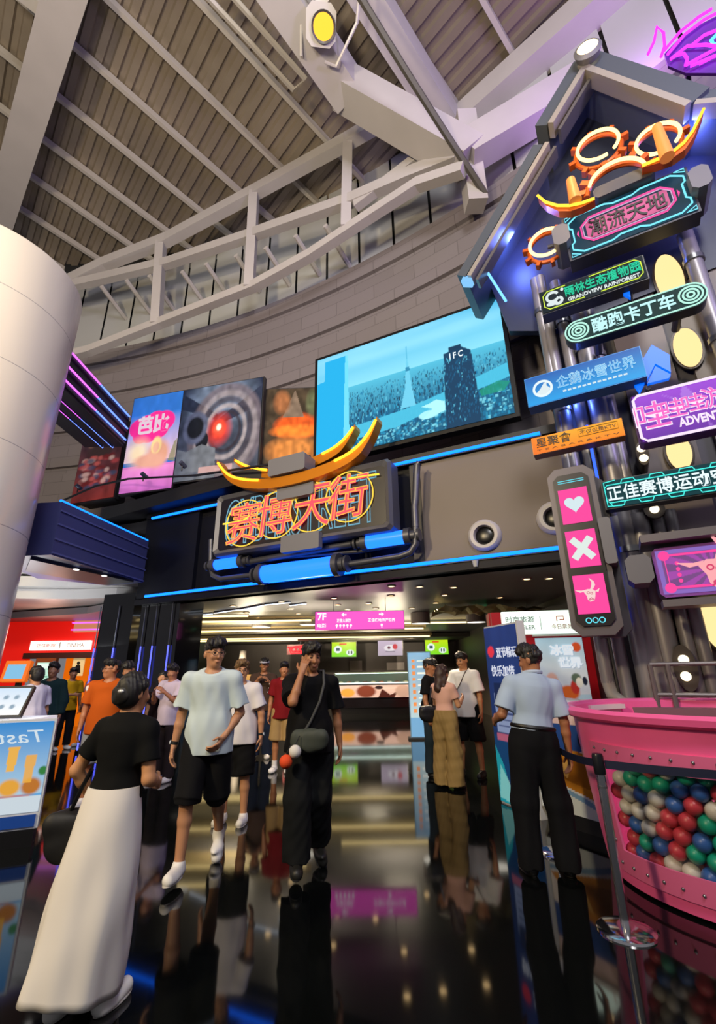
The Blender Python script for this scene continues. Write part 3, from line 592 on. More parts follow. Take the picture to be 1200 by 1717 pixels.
# poles
for k, (x, y, r, z0, z1, lab) in enumerate(((920, 600, .075, 4.0, 7.4, 'slim leftmost pole of the sign tower, above the icon panel'), (947, 700, .085, 3.9, 7.4, 'second pole from the left in the sign tower'), (975, 700, .08, 3.2, 7.2, 'pole behind the orange karaoke sign'),
        (1008, 700, .13, 1.05, 7.0, 'thick pole between the orange and the purple signs'), (1030, 720, .085, 1.05, 6.8, 'slim pole left of the purple sign'), (1160, 430, .10, 4.6, 7.2, 'pole under the right end of the top sign'),
        (1008, 1080, .07, 1.35, 2.0, 'short pole below the pink icon panel'), (1038, 1090, .07, 1.05, 2.6, 'pole just right of the pink icon panel'), (1075, 1080, .12, 1.05, 3.3, 'pole under the left end of the bull sign'), (1116, 1080, .12, 1.05, 3.3, 'broad pole below the bull sign'),
        (1148, 1060, .07, 1.05, 3.3, 'slim pole behind the twin lamp plate'), (1172, 1060, .07, 1.05, 3.3, 'slim pole right of the twin lamp plate'))):
    s, _ = tl(x, y, -.25); t = tthing('pole', lab, 'pole', s, z0, -.25 if k != 6 else -.1)
    h = z1 - z0; MB().tube([(0, 0, 0), (0, 0, h)], r, 16).build('shaft', mat('#8d8b90', .38, .45), t, True)
    if k == 6: MB().tube([(0, 0, .02), (.02, 0, -.12), (.12, 0, -.22), (.28, 0, -.26)], r, 12).build('elbow', mat('#a5a19c', .38, .4), t, True)
    elif k < 6:
        MB().tube([(0, 0, h * .3), (0, 0, h * .3 + .07)], r * 1.25, 16).build('collar', STEEL, t, True)
        MB().tube([(0, 0, h * .8), (0, 0, h * .8 + .07)], r * 1.25, 16).build('collar', STEEL, t, True)
t = tthing('light_line', 'vertical blue light strip beside the thick tower pole', 'light strip', tl(1040, 900, -.15)[0] - .12, 2.0, -.12); MB().box((0, .02, 1.3), (.05, .03, 2.6)).build('channel', DARK, t); MB().tube([(0, 0, 0), (0, 0, 2.6)], .018, 8).build('tube', glow((.03, .1, 1.0), 2.2), t)

def sign(lab, TL, TR, BL, BR, d, fm, pm, depth=.14, border=.03, ch=.0, name='direction_sign', cat='sign'):
    cs, cz, w, h = rectpx(TOW, d, TL, TR, BL, BR); t = tthing(name, lab, cat, cs, cz, d)
    MB().box((0, depth / 2 + .004, 0), (w, depth, h), ch=ch).build('housing', fm, t)
    MB().box((0, -.002, 0), (w - border, .012, h - border), ch=max(0, ch - .01)).build('face', pm, t)
    MB().tube([(0, depth, 0), (0, depth + .2, 0)], .05, 8).build('bracket', TM, t)
    return t, w, h
# top sign
t, w, h = sign('top sign of the tower, dark teal with pink-lit Chinese characters in a cyan frame', (940, 368), (1157, 277), (957, 443), (1168, 350), .25, mat('#3a3b44', .4, .3), mat('#0c2430', .5, emit='#0f3040', es=.7, spec=.1), .24, .06)
CYN = glow((.22, .85, 1.0), 1.1); PKN = glow((1.0, .08, .35), 1.2)
def octo(w, h, c): return [(-w + c, -h), (w - c, -h), (w, -h + c), (w, h - c), (w - c, h), (-w + c, h), (-w, h - c), (-w, -h + c)]
a, b = w * .455, h * .42
MB().line([(-a, b * .45), (-a, b * .72), (-a + .13, b), (-.22, b), (-.12, b * .86), (.12, b * .86), (.22, b), (a - .13, b), (a, b * .72), (a, b * .45), (a - .04, b * .35), (a - .04, -b * .35), (a, -b * .45), (a, -b * .72), (a - .13, -b), (.22, -b), (.12, -b * .86), (-.12, -b * .86), (-.22, -b), (-a + .13, -b), (-a, -b * .72), (-a, -b * .45), (-a + .04, -b * .35), (-a + .04, b * .35)], .012, -.02, True).build('neon_frame', CYN, t)
for sx in (-1, 1):
    for sz in (-1, 1): MB().line([(sx * (a + .03), sz * (b * .9)), (sx * (a + .03), sz * (b + .03)), (sx * (a - .08), sz * (b + .03))], .008, -.02, True).build('neon_corner', CYN, t)
MB().line(octo(w * .36, h * .27, .12), .012, -.02, True).build('neon_frame', PKN, t); MB().line(octo(w * .345, h * .235, .1), .007, -.02, True).build('neon_frame', glow((.9, .6, .9), .8), t)
p = Pic(80, 30, '#b84478').ell(.5, .5, .6, .6, '#f070a8', 1.0, .9); p.mesh('light_plate', w * .64, h * .40, LIT, t, y=-.012)
text('lettering', '潮流天地', w * .60, h * .36, mat('#0a0a10', .4), t, 0, 0, -.02, .01, .012)
for sx in (-1, 1):
    MB().prism([(sx * w * .40, 0), (sx * w * .385, .06), (sx * w * .385, -.06)], -.025, -.01).build('neon_point', PKN, t)
    MB().box((sx * (w / 2 + .05), .1, 0), (.22, .5, .36), ch=.06).build('clamp', GREYP, t)
MB().box((.05, .05, h / 2 + .08), (.75, .35, .2), ch=.05).build('top_block', TM, t)

# gear ornament over the top sign
ORB = mat('#b8520c', .4, .2); c = tl(1045, 330, .45)
t = tthing('gear_ornament', 'orange gear-ring and boat-shaped neon ornament above the top sign', 'ornament', c[0], c[1], .45)
G = lambda x, y, d=.45: (tl(x, y, d)[0] - c[0], tl(x, y, d)[1] - c[1])
GN = glow((1.0, .66, .22), 3.2)
def gear(t, cx, cz, r, y, a0=0, a1=360):
    g = MB().ring((cx, cz), r * 1.12, r * .13, y + .05, a0, a1).build('gear', ORB, t, True)
    for k in range(8):
        an = a0 + (a1 - a0) * (k + .5) / 8; ca, sa = math.cos(R(an)), math.sin(R(an))
        MB().beam((cx + ca * r * 1.15, y + .05, cz + sa * r * 1.15), (cx + ca * r * 1.5, y + .05, cz + sa * r * 1.5), r * .22, .1, (0, 1, 0)).build('tooth', ORB, g)
    MB().ring((cx, cz), r, .024, y - .06, a0 + (12 if a1 - a0 >= 360 else 0), a1 - 12).build('neon_ring', GN, t, True)
for (x0, y0), (x1, y1), y, a0, a1 in (((967, 252), (1037, 224), .1, -60, 300), ((1066, 240), (1141, 210), .12, -60, 300), ((987, 320), (1082, 280), .02, 5, 175)):
    p_, q_ = G(x0, y0), G(x1, y1); gear(t, (p_[0] + q_[0]) / 2, (p_[1] + q_[1]) / 2 if a1 != 175 else (p_[1] + q_[1]) / 2 - .06, (q_[0] - p_[0]) / 2, y, a0, a1)
def hull(pts):
    P = [G(*q) for q in pts]; mb = MB(); vs = []; n = len(P)
    for k, (x, z) in enumerate(P):
        f = min(1, .2 + 2.2 * min(k, n - 1 - k) / n); vs += [(x, -.04, z), (x, .08, z), (x, .08, z - .10 * f), (x, -.04, z - .10 * f)]
    return mb.add(vs, [(4 * k + j, 4 * k + (j + 1) % 4, 4 * k + 4 + (j + 1) % 4, 4 * k + 4 + j) for k in range(n - 1) for j in range(4)] + [(0, 1, 2, 3), (4 * n - 1, 4 * n - 2, 4 * n - 3, 4 * n - 4)]), [(x, -.065, z - .01) for x, z in P]
mb, ln = hull([(902, 333), (915, 344), (935, 350), (955, 350), (975, 346), (997, 338)]); mb.build('hull', ORB, t); MB().tube(ln, .02, 8).build('neon_tube', YEL_N, t, True)
mb, ln = hull([(1076, 284), (1100, 274), (1125, 262), (1145, 246), (1160, 226), (1170, 206), (1178, 190)]); mb.build('hull', ORB, t); MB().tube(ln, .02, 8).build('neon_tube', YEL_N, t, True)
for x, y, h2 in ((965, 342, .42), (1118, 270, .6)):
    a = G(x, y, .5); MB().tube([(a[0], -.1, a[1]), (a[0], -.1, a[1] + h2)], [.085, .06], 14).build('candle', mat('#d98a4a', .4, emit='#d9782a', es=.4), t, True)
MB().box((.1, .3, -.1), (.5, .1, .3)).build('stay', TM, t)
a, b = tl(887, 412, .3), tl(944, 392, .3)
t = tthing('gear_ornament', 'single glowing gear ring peeking out left of the top sign', 'ornament', (a[0] + b[0]) / 2, (a[1] + b[1]) / 2, .2); gear(t, 0, 0, (b[0] - a[0]) / 2, 0, 40, 330); MB().tube([(0, .05, 0), (.3, .1, 0)], .03, 8).build('stay', TM, t)

# rainforest sign
t, w, h = sign('dark sign with green characters and a white leaf emblem under the top sign', (903, 490), (1081, 427), (908, 528), (1086, 468), .35, mat('#2a2b33', .4), mat('#0a151e', .5, emit='#0a1820', es=.5, spec=.1), .2)
Y2 = glow((.75, .95, .08), 1.0); a, b = w / 2 - .05, h / 2 - .045
MB().line([(-a + .3, b), (-a + .06, b), (-a, b - .06), (-a, -b + .06), (-a + .06, -b), (-.1, -b)], .007, -.015).line([(.0, b), (a - .06, b), (a, b - .06), (a, -b + .06), (a - .06, -b), (.1, -b)], .007, -.015).build('outline', Y2, t)
GRN = glow((.05, 1.0, .55), 1.0); WHN = glow((.85, .95, .95), .9)
text('lettering', '雨林生态植物园', w * .70, h * .42, glow((.0, .35, .22), .7), t, w * .10, h * .10, -.012, .004, .01); text('neon_lettering', '雨林生态植物园', w * .70, h * .42, GRN, t, w * .10, h * .10, -.02, outline=True, bevel=.014)
text('caption', 'GRANDVIEW RAINFOREST', w * .66, h * .15, WHN, t, w * .10, -h * .25, -.014, .003, .02)
mb = MB().ring((-w * .37, .03), .075, .018, -.02, 30, 330).ring((-w * .37 + .06, -.06), .05, .02, -.02, 180, 420).disc((-w * .37 - .02, -.08), .07, .03, -.03, -.012).disc((-w * .37 + .13, .1), .02, .02, -.03, -.012)
mb.build('leaf_emblem', WHN, t)
# karting sign
L0, L1 = tl(970, 557, .5), tl(1157, 494, .5); L = L1[0] - L0[0]; zc = (L0[1] + L1[1]) / 2; r = .155
t = tthing('direction_sign', 'long pill-shaped dark green sign with target rings at both ends', 'sign', (L0[0] + L1[0]) / 2, zc, .5)
pill = [(L / 2 + r * math.cos(R(a)), r * math.sin(R(a))) for a in range(-90, 91, 10)] + [(-L / 2 + r * math.cos(R(a)), r * math.sin(R(a))) for a in range(90, 271, 10)]
MB().prism([(x * 1.015, z * 1.1) for x, z in pill], .0, .16).build('housing', mat('#2c2d33', .35, .4), t); MB().prism(pill, -.01, .01).build('face', mat('#082222', .5, emit='#0a2a2a', es=.6, spec=.1), t)
MTN = glow((.55, 1.0, .85), 1.0); MB().line(pill, .01, -.015, True).build('outline', MTN, t)
for sx in (-1, 1):
    for q in (.115, .075, .035): MB().ring((sx * L / 2, 0), q, .011, -.018).build('target_ring', MTN, t, True)
text('lettering', '酷跑卡丁车', L * .74, .215, glow((.6, .98, 1.0), 1.0), t, 0, 0, -.02, .006, .016)
MB().tube([(-.4, .16, 0), (-.4, .6, 0)], .05, 8).build('bracket', TM, t); MB().tube([(.5, .16, 0), (.5, .6, 0)], .05, 8).build('bracket', TM, t)
# penguin ice sign
t, w, h = sign('blue gradient sign with icy characters and a round white emblem', (880, 640), (1073, 577), (885, 686), (1083, 630), .4, mat('#1a5f9a', .4), mat('#1d86d8', .4), .2, .0)
p = Pic(60, 24, '#1478d8').grad('#12a4ee', '#1f63b8', 0, 1); p.mesh('light_panel', w - .02, h - .02, LIT, t, y=-.012)
text('lettering', '企鹅冰雪世界', w * .66, h * .42, glow((.06, .38, .85), 1.0), t, w * .11, h * .06, -.02, .004, .02); text('neon_lettering', '企鹅冰雪世界', w * .66, h * .42, glow((.65, .95, 1.0), 1.0), t, w * .11, h * .06, -.026, outline=True, bevel=.012)
mb = MB()
for k in range(13): mb.box((-w * .16 + k * w * .042, -.018, -h * .27), (w * .03, .006, .022))
mb.build('caption_line', glow((.8, .96, 1), .9), t)
x = -w * .345; MB().ring((x, 0), h * .25, .016, -.02).build('emblem_ring', glow((.85, .97, 1), 1.0), t, True)
MB().prism([(x - .09, -.06), (x - .03, .0), (x + .02, .07), (x + .06, .09), (x + .05, .03), (x + .09, -.02), (x + .05, -.08), (x - .04, -.10)], -.022, -.012).build('emblem', glow((.85, .97, 1), .9), t)
# karaoke sign
t, w, h = sign('small glowing orange karaoke sign below the blue ice sign', (891, 737), (1042, 700), (894, 766), (1047, 728), .4, mat('#8a4a0a', .4), mat('#ff9a1a', .4), .16, .0)
p = Pic(60, 16, '#ff9a20').grad('#ff8a1a', '#ffb02a', 0, 1); p.put(1 - p.u * 3, '#ff6a1a', .7); p.mesh('light_panel', w - .01, h - .01, LIT, t, y=-.012)
INK = mat('#1a0d04', .5); text('lettering', '星聚會', w * .40, h * .56, INK, t, -w * .25, h * .12, -.02, .004, .008); text('small_lettering', '不仅仅是KTV', w * .38, h * .24, INK, t, w * .24, h * .16, -.02, .003)
MB().line([(w * .03, h * .36), (w * .45, h * .36), (w * .45, -h * .04), (w * .03, -h * .04)], .004, -.018, True).build('box_outline', INK, t); text('caption', 'T E A B A R & K T V', w * .9, h * .10, INK, t, 0, -h * .32, -.018, .002)
# purple sign
t, w, h = sign('large purple sign with bubbly pink characters and a white border', (1057, 668), (1300, 602), (1074, 748), (1295, 697), .55, mat('#6a2a8a', .4), mat('#3a1060', .5, spec=.1), .18, .0, .03)
p = Pic(80, 36, '#7a2fc0').grad('#6a2aa6', '#a040dc', 0, 1).poly([(.35, .6), (.50, .62), (.42, 1), (.40, 1)], '#c08af0', .5).poly([(.2, .95), (.45, .6), (.42, .56)], '#c08af0', .4).poly([(.52, 0), (.5, .3), (.55, 0)], '#c08af0', .4); p.mesh('light_panel', w - .04, h - .04, LIT, t, y=-.012)
PK2 = glow((1.0, .16, .62), 1.0); WN2 = glow((1, .85, 1), 1.0); MB().line(octo(w / 2 - .02, h / 2 - .02, .05), .016, -.018, True).build('border', WN2, t)
for ch, x, z, s in (('哇', -.37, .02, .34), ('哇', -.20, .06, .24), ('哇', -.05, .08, .22), ('游', .11, .09, .26)):
    text('character_outline', ch, s, s, WN2, t, x * w, z * h, -.016, .003, .02); text('character', ch, s * .93, s * .93, PK2, t, x * w, z * h, -.026, .004, .0)
text('caption', 'ADVENTURE', w * .44, h * .17, WN2, t, .03 * w, -h * .25, -.02, .005, .03)
# sports space sign
t, w, h = sign('long teal sign with white characters and cyan brackets under the purple sign', (1008, 812), (1262, 756), (1013, 852), (1262, 820), .45, mat('#3b3b40', .4, .3), mat('#0a2e34', .5, emit='#0b343c', es=.6, spec=.1), .16)
text('lettering', '正佳赛博运动空间', w * .93, h * .52, glow((.82, .97, 1.0), 1.1), t, .0, 0, -.02, .006, .01)
TL2 = glow((.08, .95, .85), 1.0); a, b = w / 2 - .03, h / 2 - .03
mb = MB().line(octo(a, b * .74, .03), .006, -.016, True)
mb.build('outline', TL2, t)
for k in range(9): 
    x = -a + .1 + k * (2 * a - .2) / 8; sz = 1 if k % 2 else -1; MB().line([(x - .07, sz * b * .74), (x - .05, sz * b * 1.05), (x + .06, sz * b * 1.05), (x + .08, sz * b * .74)], .006, -.016).build('outline_tab', TL2, t)
for sx in (-1,): MB().line([(sx * a, b * .5), (sx * (a + .0), b), (sx * (a - .12), b * 1.08)], .006, -.016).line([(sx * a, -b * .5), (sx * a, -b), (sx * (a - .14), -b * 1.1)], .006, -.016).build('outline_corner', TL2, t)

# icon panel (phone shaped)
cs, cz, w, h = rectpx(TOW, .55, (914, 808), (988, 783), (968, 1055), (1042, 1045)); w = .50; h = 1.95
t = tthing('icon_panel', 'upright grey panel of three pink icon screens showing a heart, a cross and a bull', 'sign', cs, cz, .55)
MB().box((0, .12, 0), (w, .22, h), ch=.09).build('housing', mat('#5f5a60', .42, .3), t); MB().box((.13, .30, -.05), (w * .8, .2, h * .96), ch=.08).build('rear_housing', mat('#4f4c50', .45, .3), t)
MB().box((0, .0, 0), (w * .76, .03, h * .90), ch=.06).build('face', mat('#100a14', .35), t)
MB().box((.26, .15, .02), (.12, .42, .52), ch=.02).build('side_clamp', GREYP, t); MB().tube([(.1, .3, 0), (.1, .7, 0)], .06, 8).build('bracket', TM, t)
PKS = glow((1.0, .07, .36), 1.0)
def heart(s): return [(s * .0625 * 16 * math.sin(R(a)) ** 3, s * .0625 * (13 * math.cos(R(a)) - 5 * math.cos(R(2 * a)) - 2 * math.cos(R(3 * a)) - math.cos(R(4 * a)))) for a in range(0, 360, 8)]
def bull(t, x, z, s, m, dk, y=-.03):
    MB().prism([(x + s * a, z + s * b) for a, b in ((-.28, .12), (-.1, .26), (.18, .24), (.30, .12), (.26, -.12), (.18, -.36), (-.04, -.42), (-.14, -.30), (-.16, -.1))], y, y + .012).build('bull_face', m, t)
    MB().prism([(x + s * a, z + s * b) for a, b in ((-.24, .14), (-.14, .24), (-.36, .2), (-.7, .24), (-.46, .1))], y, y + .012).build('horn', m, t)
    MB().prism([(x + s * a, z + s * b) for a, b in ((.06, .24), (.22, .26), (.34, .46), (.30, .66), (.08, .86), (.18, .60), (.14, .42))], y, y + .012).build('horn', m, t)
    MB().prism([(x + s * a, z + s * b) for a, b in ((.28, .12), (.52, .26), (.44, .06))], y, y + .012).build('ear', m, t)
    for a, b, q in ((-.06, .06, .06), (.1, .02, .05), (-.02, -.3, .04), (.1, -.3, .04)): MB().ring((x + s * a, z + s * b), s * q, s * .018, y - .004).build('detail_ring', dk, t)
    MB().line([(x - s * .1, z - s * .38), (x + s * .05, z - s * .2), (x + s * .2, z - s * .34)], s * .02, y - .004).build('muzzle_line', dk, t)
for k, z in enumerate((.48, -.03, -.54)):
    MB().box((0, -.018, z), (w * .62, .012, .42)).build('icon_screen', PKS, t)
    if k == 0: 
        p = Pic(40, 40, '#f4f2e0'); p.put(1.1 - p.u * 1.6 - .5 * (1 - p.v) + .35, '#58b8f0', .9); MB().prism([(x, zz + z + .02) for x, zz in heart(.105)], -.032, -.022).build('heart_icon', glow((.72, .88, .92), .95), t)
    if k == 1: MB().box((0, -.028, z), (.30, .01, .075), ry=R(50)).build('cross_icon', glow((.8, .9, .85), .95), t); MB().box((0, -.03, z), (.30, .01, .075), ry=R(-50)).build('cross_icon', glow((.8, .9, .85), .95), t)
    if k == 2: bull(t, -.01, z - .0, .2, glow((1.0, .72, .68), .95), glow((.9, .25, .35), .7))
CY3 = glow((.15, .85, 1.0), 1.0)
MB().line([(-.14, .80), (.14, .80), (.14, .775), (-.14, .775)], .004, -.018, True).build('top_mark', CY3, t)
for k in (-1, 0, 1): MB().ring((k * .065, -.82), .026, .005, -.018).build('button_ring', CY3, t)

# bull sign with its frame
t, w, h = sign('wide violet sign with a pink bull head in front of rays', (1088, 925), (1300, 893), (1112, 1006), (1300, 985), .5, mat('#5a5458', .45, .3), mat('#8a4aa8', .4), .3, .0, .05)
p = Pic(120, 60, '#8a6ac0'); p.rect(.05, .1, .95, .9, '#7a4a86')
ang = np.arctan2(p.v - .5, (p.u - .5) * 2); p.put(((np.sin(ang * 14) > 0) & (p.u > .07) & (p.u < .93) & (p.v > .13) & (p.v < .87)).astype(float), '#a84aae', .9); p.mesh('light_panel', w - .06, h - .06, LIT, t, y=-.012)
a, b = w / 2 - .1, h / 2 - .09; MB().line([(-a, -b), (a, -b), (a, b), (-a, b)], .014, -.02, True).build('border', PKS, t)
for sx in (-1, 1):
    for sz in (-1, 1): MB().disc((sx * a, sz * b), .05, .05, -.03, -.012).build('corner_disc', PKS, t)
bull(t, 0, -.02, .42, glow((1.0, .42, .45), 1.0), glow((.85, .08, .2), .8))
mb = MB()
for z in (-.1, -.04, .02, .08): mb.disc((-a + .1, z), .018, .02, -.024, -.012)
mb.build('side_mark', PKS, t)
fr = mat('#6e696c', .45, .35); MB().box((0, .1, h / 2 + .09), (w + .16, .5, .08)).build('top_beam', fr, t); MB().box((-w / 2 - .14, .1, .05), (.24, .36, .3), ch=.05).build('side_clamp', GREYP, t); MB().box((0, .1, -h / 2 - .06), (w, .3, .07)).build('bottom_beam', fr, t)

# arrows, oval lamps, spot bulbs
BLU = mat('#0a4bb0', .4, emit=(0.0, .16, 1.0), es=.9)
def arrow(lab, pts_list, d):
    P = [[tl(*q, d) for q in pts] for pts in pts_list]; c = P[0][0]; t = tthing('arrow_sign', lab, 'sign', c[0], c[1], d)
    for pts in P: MB().prism([(x - c[0], z - c[1]) for x, z in pts], -.03, .03).build('arrow_plate', BLU, t)
    MB().tube([(P[0][1][0] - c[0], .03, P[0][1][1] - c[1] - .1), (P[0][1][0] - c[0], .5, P[0][1][1] - c[1] - .1)], .03, 8).build('bracket', TM, t)
arrow('bright blue arrow plates beside the right end of the blue ice sign', [[(1078, 603), (1092, 580), (1122, 597), (1124, 626), (1098, 612), (1084, 640)], [(1085, 645), (1098, 616), (1124, 630), (1121, 636)]], .25)
arrow('small blue arrow plate left of the purple sign', [[(1062, 646), (1084, 636), (1072, 660)]], .25)
arrow('blue arrow plate hanging just below the rainforest sign', [[(1030, 487), (1054, 480), (1057, 501)]], .2)
def oval(lab, x, y, rs, rz):
    a = tl(x, y, -.4); t = tthing('oval_lamp', lab, 'lamp', a[0], a[1], -.4, None)
    MB().disc((0, 0), rs + .03, rz + .03, .0, .04, 36).build('rim', mat('#3a322c', .4, .3), t); MB().disc((0, 0), rs, rz, -.02, .0, 36).build('diffuser', glow((1.0, .72, .32), 1.25), t)
oval('topmost glowing yellow oval lamp on the tower, under the top sign', 1122, 467, .16, .42); oval('glowing yellow oval lamp above the purple sign', 1152, 583, .15, .30)
oval('glowing yellow oval lamp between the purple and teal signs', 1138, 758, .13, .24); oval('large glowing yellow oval lamp below the bull sign at the photo edge', 1205, 1045, .16, .30)
def bulb(lab, pts, plate, d=-.1):
    P = [tl(*q, d) for q in pts]; c = P[0]; t = tthing('spot_lamp', lab, 'lamp', c[0], c[1], d)
    zc = sum(q[1] for q in P) / len(P) - c[1]; MB().disc((0, zc), plate[0], plate[1], .02, .34, 30).build('plate', mat('#55504c', .4, .4), t)
    for q in P: MB().lathe([(.0, -.03), (.035, -.02), (.05, .02)], (q[0] - c[0], 0, q[1] - c[1]), 16, 'Y').build('bulb', glow((1.0, .8, .5), 3.0), t, True)
bulb('round lamp on a grey disc under the teal sign', [(1097, 853)], (.11, .11)); bulb('oval plate carrying two small round lamps above the pink tub', [(1146, 1106), (1150, 1134)], (.11, .24)); bulb('pair of tiny lamps under the purple sign corner', [(1075, 751), (1079, 767)], (.07, .16))

# balustrade above the tub
t = tthing('balustrade', 'low metal balustrade on the tower base behind the pink tub', 'railing', tl(1090, 1120, .1)[0], 1.12, .1)
for z in (.42, .12): MB().tube([(0, 0, z), (2.4, 0, z)], .022, 8).build('rail', mat('#6f696c', .4, .3), t)
for x in (0, .16, .9, 1.6, 2.3): MB().tube([(x, 0, 0), (x, 0, .42)], .026, 8).build('post', mat('#6f696c', .4, .3), t)
tbox('trim_13', .25, 4.6, -.1, .25, 1.02, 1.12, mat('#7a5a68', .45))

# purple neon creature-like scrollwork seen beyond the roof
pl = lambda x, y, d=.1: TOW.px(x, y, d); c = pl(1150, 60)
t = tthing('neon_scrollwork', 'violet neon scroll lines glowing above the gable roof at the photo corner', 'neon sign', c[0], c[1], .1)
N = lambda l: [((lambda a: (a[0] - c[0], 0, a[1] - c[1]))(pl(q[0], q[1] - 5))) for q in l]
for k, l in enumerate(([(1086, 96), (1096, 75), (1101, 50), (1112, 60), (1114, 82), (1108, 100)], [(1113, 90), (1140, 58), (1170, 34), (1193, 20)], [(1119, 96), (1148, 62), (1180, 38), (1215, 20)], [(1124, 104), (1152, 82), (1182, 80), (1220, 84)], [(1158, 82), (1180, 64), (1215, 50)], [(1150, 114), (1175, 100), (1205, 84)], [(1157, 116), (1185, 104), (1215, 92)], [(1124, 104), (1133, 98), (1146, 95), (1152, 104), (1149, 114)], [(1172, 112), (1200, 98), (1225, 94)])):
    MB().tube(N(l), .022, 8).build('neon_tube', VIOLET_N, t, True)
MB().tube(N([(1200, 64), (1192, 72), (1196, 80), (1210, 78)]), .022, 8).build('neon_tube', glow((.1, .85, 1.0), 2.0), t, True)
P = N([(1120, 108), (1114, 88), (1150, 50), (1240, 5), (1260, 120), (1150, 120)]); MB().prism([(p_[0], p_[2]) for p_ in P], .06, .1).build('backing', mat('#4a1a80', .5), t)
MB().tube([(.0, .12, -.1), (-.1, .3, -.75)], .04, 8).build('stay', TM, t)
for k, (s, d, z) in enumerate(((2.2, 1.0, 10.5),)):
    lamp('violet_glow', 'POINT', TOW.w(s, -1.0, z + 1.6), 110, (.62, .18, 1.0), .5)
lamp('sign_glow', 'POINT', TOW.w(.9, 1.2, 8.7), 35, (1, .62, .25), .2); lamp('blue_glow', 'POINT', TOW.w(-.1, .05, 8.1), 70, (.12, .2, 1.0), .15); lamp('blue_glow', 'POINT', TOW.w(2.35, .0, 8.6), 45, (.15, .2, 1.0), .15); lamp('blue_glow', 'POINT', TOW.w(.3, -.2, 5.0), 30, (.1, .2, 1.0), .1)
# ================================================================== inside the hall and the left passage
k = 0
for x, y in ((391, 1016), (346, 1030), (413, 1027), (433, 1035), (472, 1009), (487, 1021), (500, 1029), (560, 1003), (566, 1014), (583, 1022), (656, 983), (703, 984), (655, 999), (618, 1012), (730, 1011), (745, 998), (630, 1020), (838, 1002), (883, 971), (920, 970), (760, 985), (690, 1020)):
    p = at_z(x, y, 3.07); t = thing('downlight', 'small round warm downlight recessed in the hall ceiling', 'ceiling light', p, 0, 'recessed downlights in the hall ceiling')
    MB().lathe([(.05, .0), (.085, -.012), (.085, .01)], n=18).build('trim_ring', mat('#b9b6b0', .4), t, True); MB().lathe([(0, .0), (.055, -.004)], n=18).build('diffuser', glow((1.0, .66, .3), 6.0), t)
    k += 1
    if k % 3 == 0: lamp('downlight_and_fill_beam', 'SPOT', (p.x, p.y, 3.03), 260, (1.0, .80, .55), .06, (p.x, p.y, 0), 120)
for k, (x, y, z) in enumerate(((-1.5, 18.0, 2.85), (1.5, 18.0, 2.85), (-4.5, 17.0, 2.85), (3.0, 15.0, 2.85), (-1, 14.5, 2.85))): lamp('downlight_and_fill_beam', 'SPOT', (x, y, z), 420, (1.0, .78, .5), .08, (x, y, 0), 130)  # extra spots without fixtures, added to brighten the deeper hall
for x, y, z, p in ((-1.2, 11.5, 2.0, 60), (1.0, 14.5, 2.1, 80), (-3.5, 15.0, 2.1, 90), (.5, 20.6, 2.0, 90), (-4.0, 20.6, 2.0, 70)): lamp('ceiling_fill', 'AREA', (x, y, z), p, (1.0, .86, .62), .8, (x, y, 9))  # upward fill lamps with no fixture, added to brighten the hall ceiling
for k, (a, b) in enumerate((((318, 1032), (356, 1029)), ((359, 1028), (401, 1022)), ((404, 1022), (441, 1015)), ((444, 1014), (486, 1010)), ((486, 1015), (513, 1012)))):
    p, q = at_z(*a, 3.05), at_z(*b, 3.05); c = (p + q) / 2; t = thing('light_strip', 'cool white light line in the stepped row on the hall ceiling', 'light strip', c, 0, 'stepped white light lines on the hall ceiling')
    MB().beam(p - c + Vector((0, 0, .015)), q - c + Vector((0, 0, .015)), .06, .03).build('channel', GREYP, t); MB().beam(p - c - Vector((0, 0, .008)), q - c - Vector((0, 0, .008)), .04, .014).build('tube', glow((.75, .85, 1.0), 2.0), t)
for lab, y, z, x0, x1 in (('shortest warm light line on the hall ceiling, nearest the entrance', 13.55, 2.96, -7.0, -1.4), ('long warm light line behind the pink hanging sign', 16.35, 2.93, -7.0, 2.2), ('farthest long warm light line above the menu screens', 19.75, 2.91, -7.0, 2.9), ('lowest warm light line on the left of the back wall', 19.85, 2.84, -6.9, -2.6), ('warm light line on the ceiling over the drum lamps', 15.2, 3.0, -.6, 3.6), ('broken warm light line near the left pillars', 12.6, 3.0, -5.4, -3.0)):
    t = thing('light_strip', lab, 'light strip', ((x0 + x1) / 2, y, z)); L = x1 - x0
    MB().box((0, .02, .02), (L, .05, .04)).build('channel', GREYP, t); MB().box((0, -.012, -.01), (L, .02, .05)).build('tube', glow((1.0, .74, .30), 3.2), t)
# pink hanging floor guide
t = thing('hanging_sign', 'long pink hanging floor guide sign with white arrows', 'sign', (0, 10.7, 2.63)); w, h = 2.04, .42
MB().box((0, .05, 0), (w, .1, h)).build('housing', mat('#a03aa0', .4), t); MB().box((0, -.004, 0), (w - .02, .01, h - .02)).build('face', glow((1.0, .12, .62), 1.05), t)
for x in (-.6, .6): MB().tube([(x, .05, h / 2), (x, .05, h / 2 + .24)], .008, 6).build('hanging_rod', STEEL, t)
WL = glow((1, .93, .97), 1.1); text('lettering', '7F', .2, .17, WL, t, -.86, .09, -.012, .003, .03); text('lettering', '电影', .2, .1, WL, t, -.86, -.11, -.012, .003, .02)
for x, b, wd in ((-.36, '正佳大剧院', .32), (.5, '正佳极地海洋世界', .62)): text('lettering', b, wd, .085, WL, t, x, .0, -.012, .002, .03)
for sx, x in ((-1, -.36), (1, .5)): MB().prism([(x + sx * .06, .13), (x - sx * .0, .18), (x - sx * .0, .145), (x - sx * .06, .145), (x - sx * .06, .115), (x, .115), (x, .08)], -.014, -.008).build('arrow', WL, t)
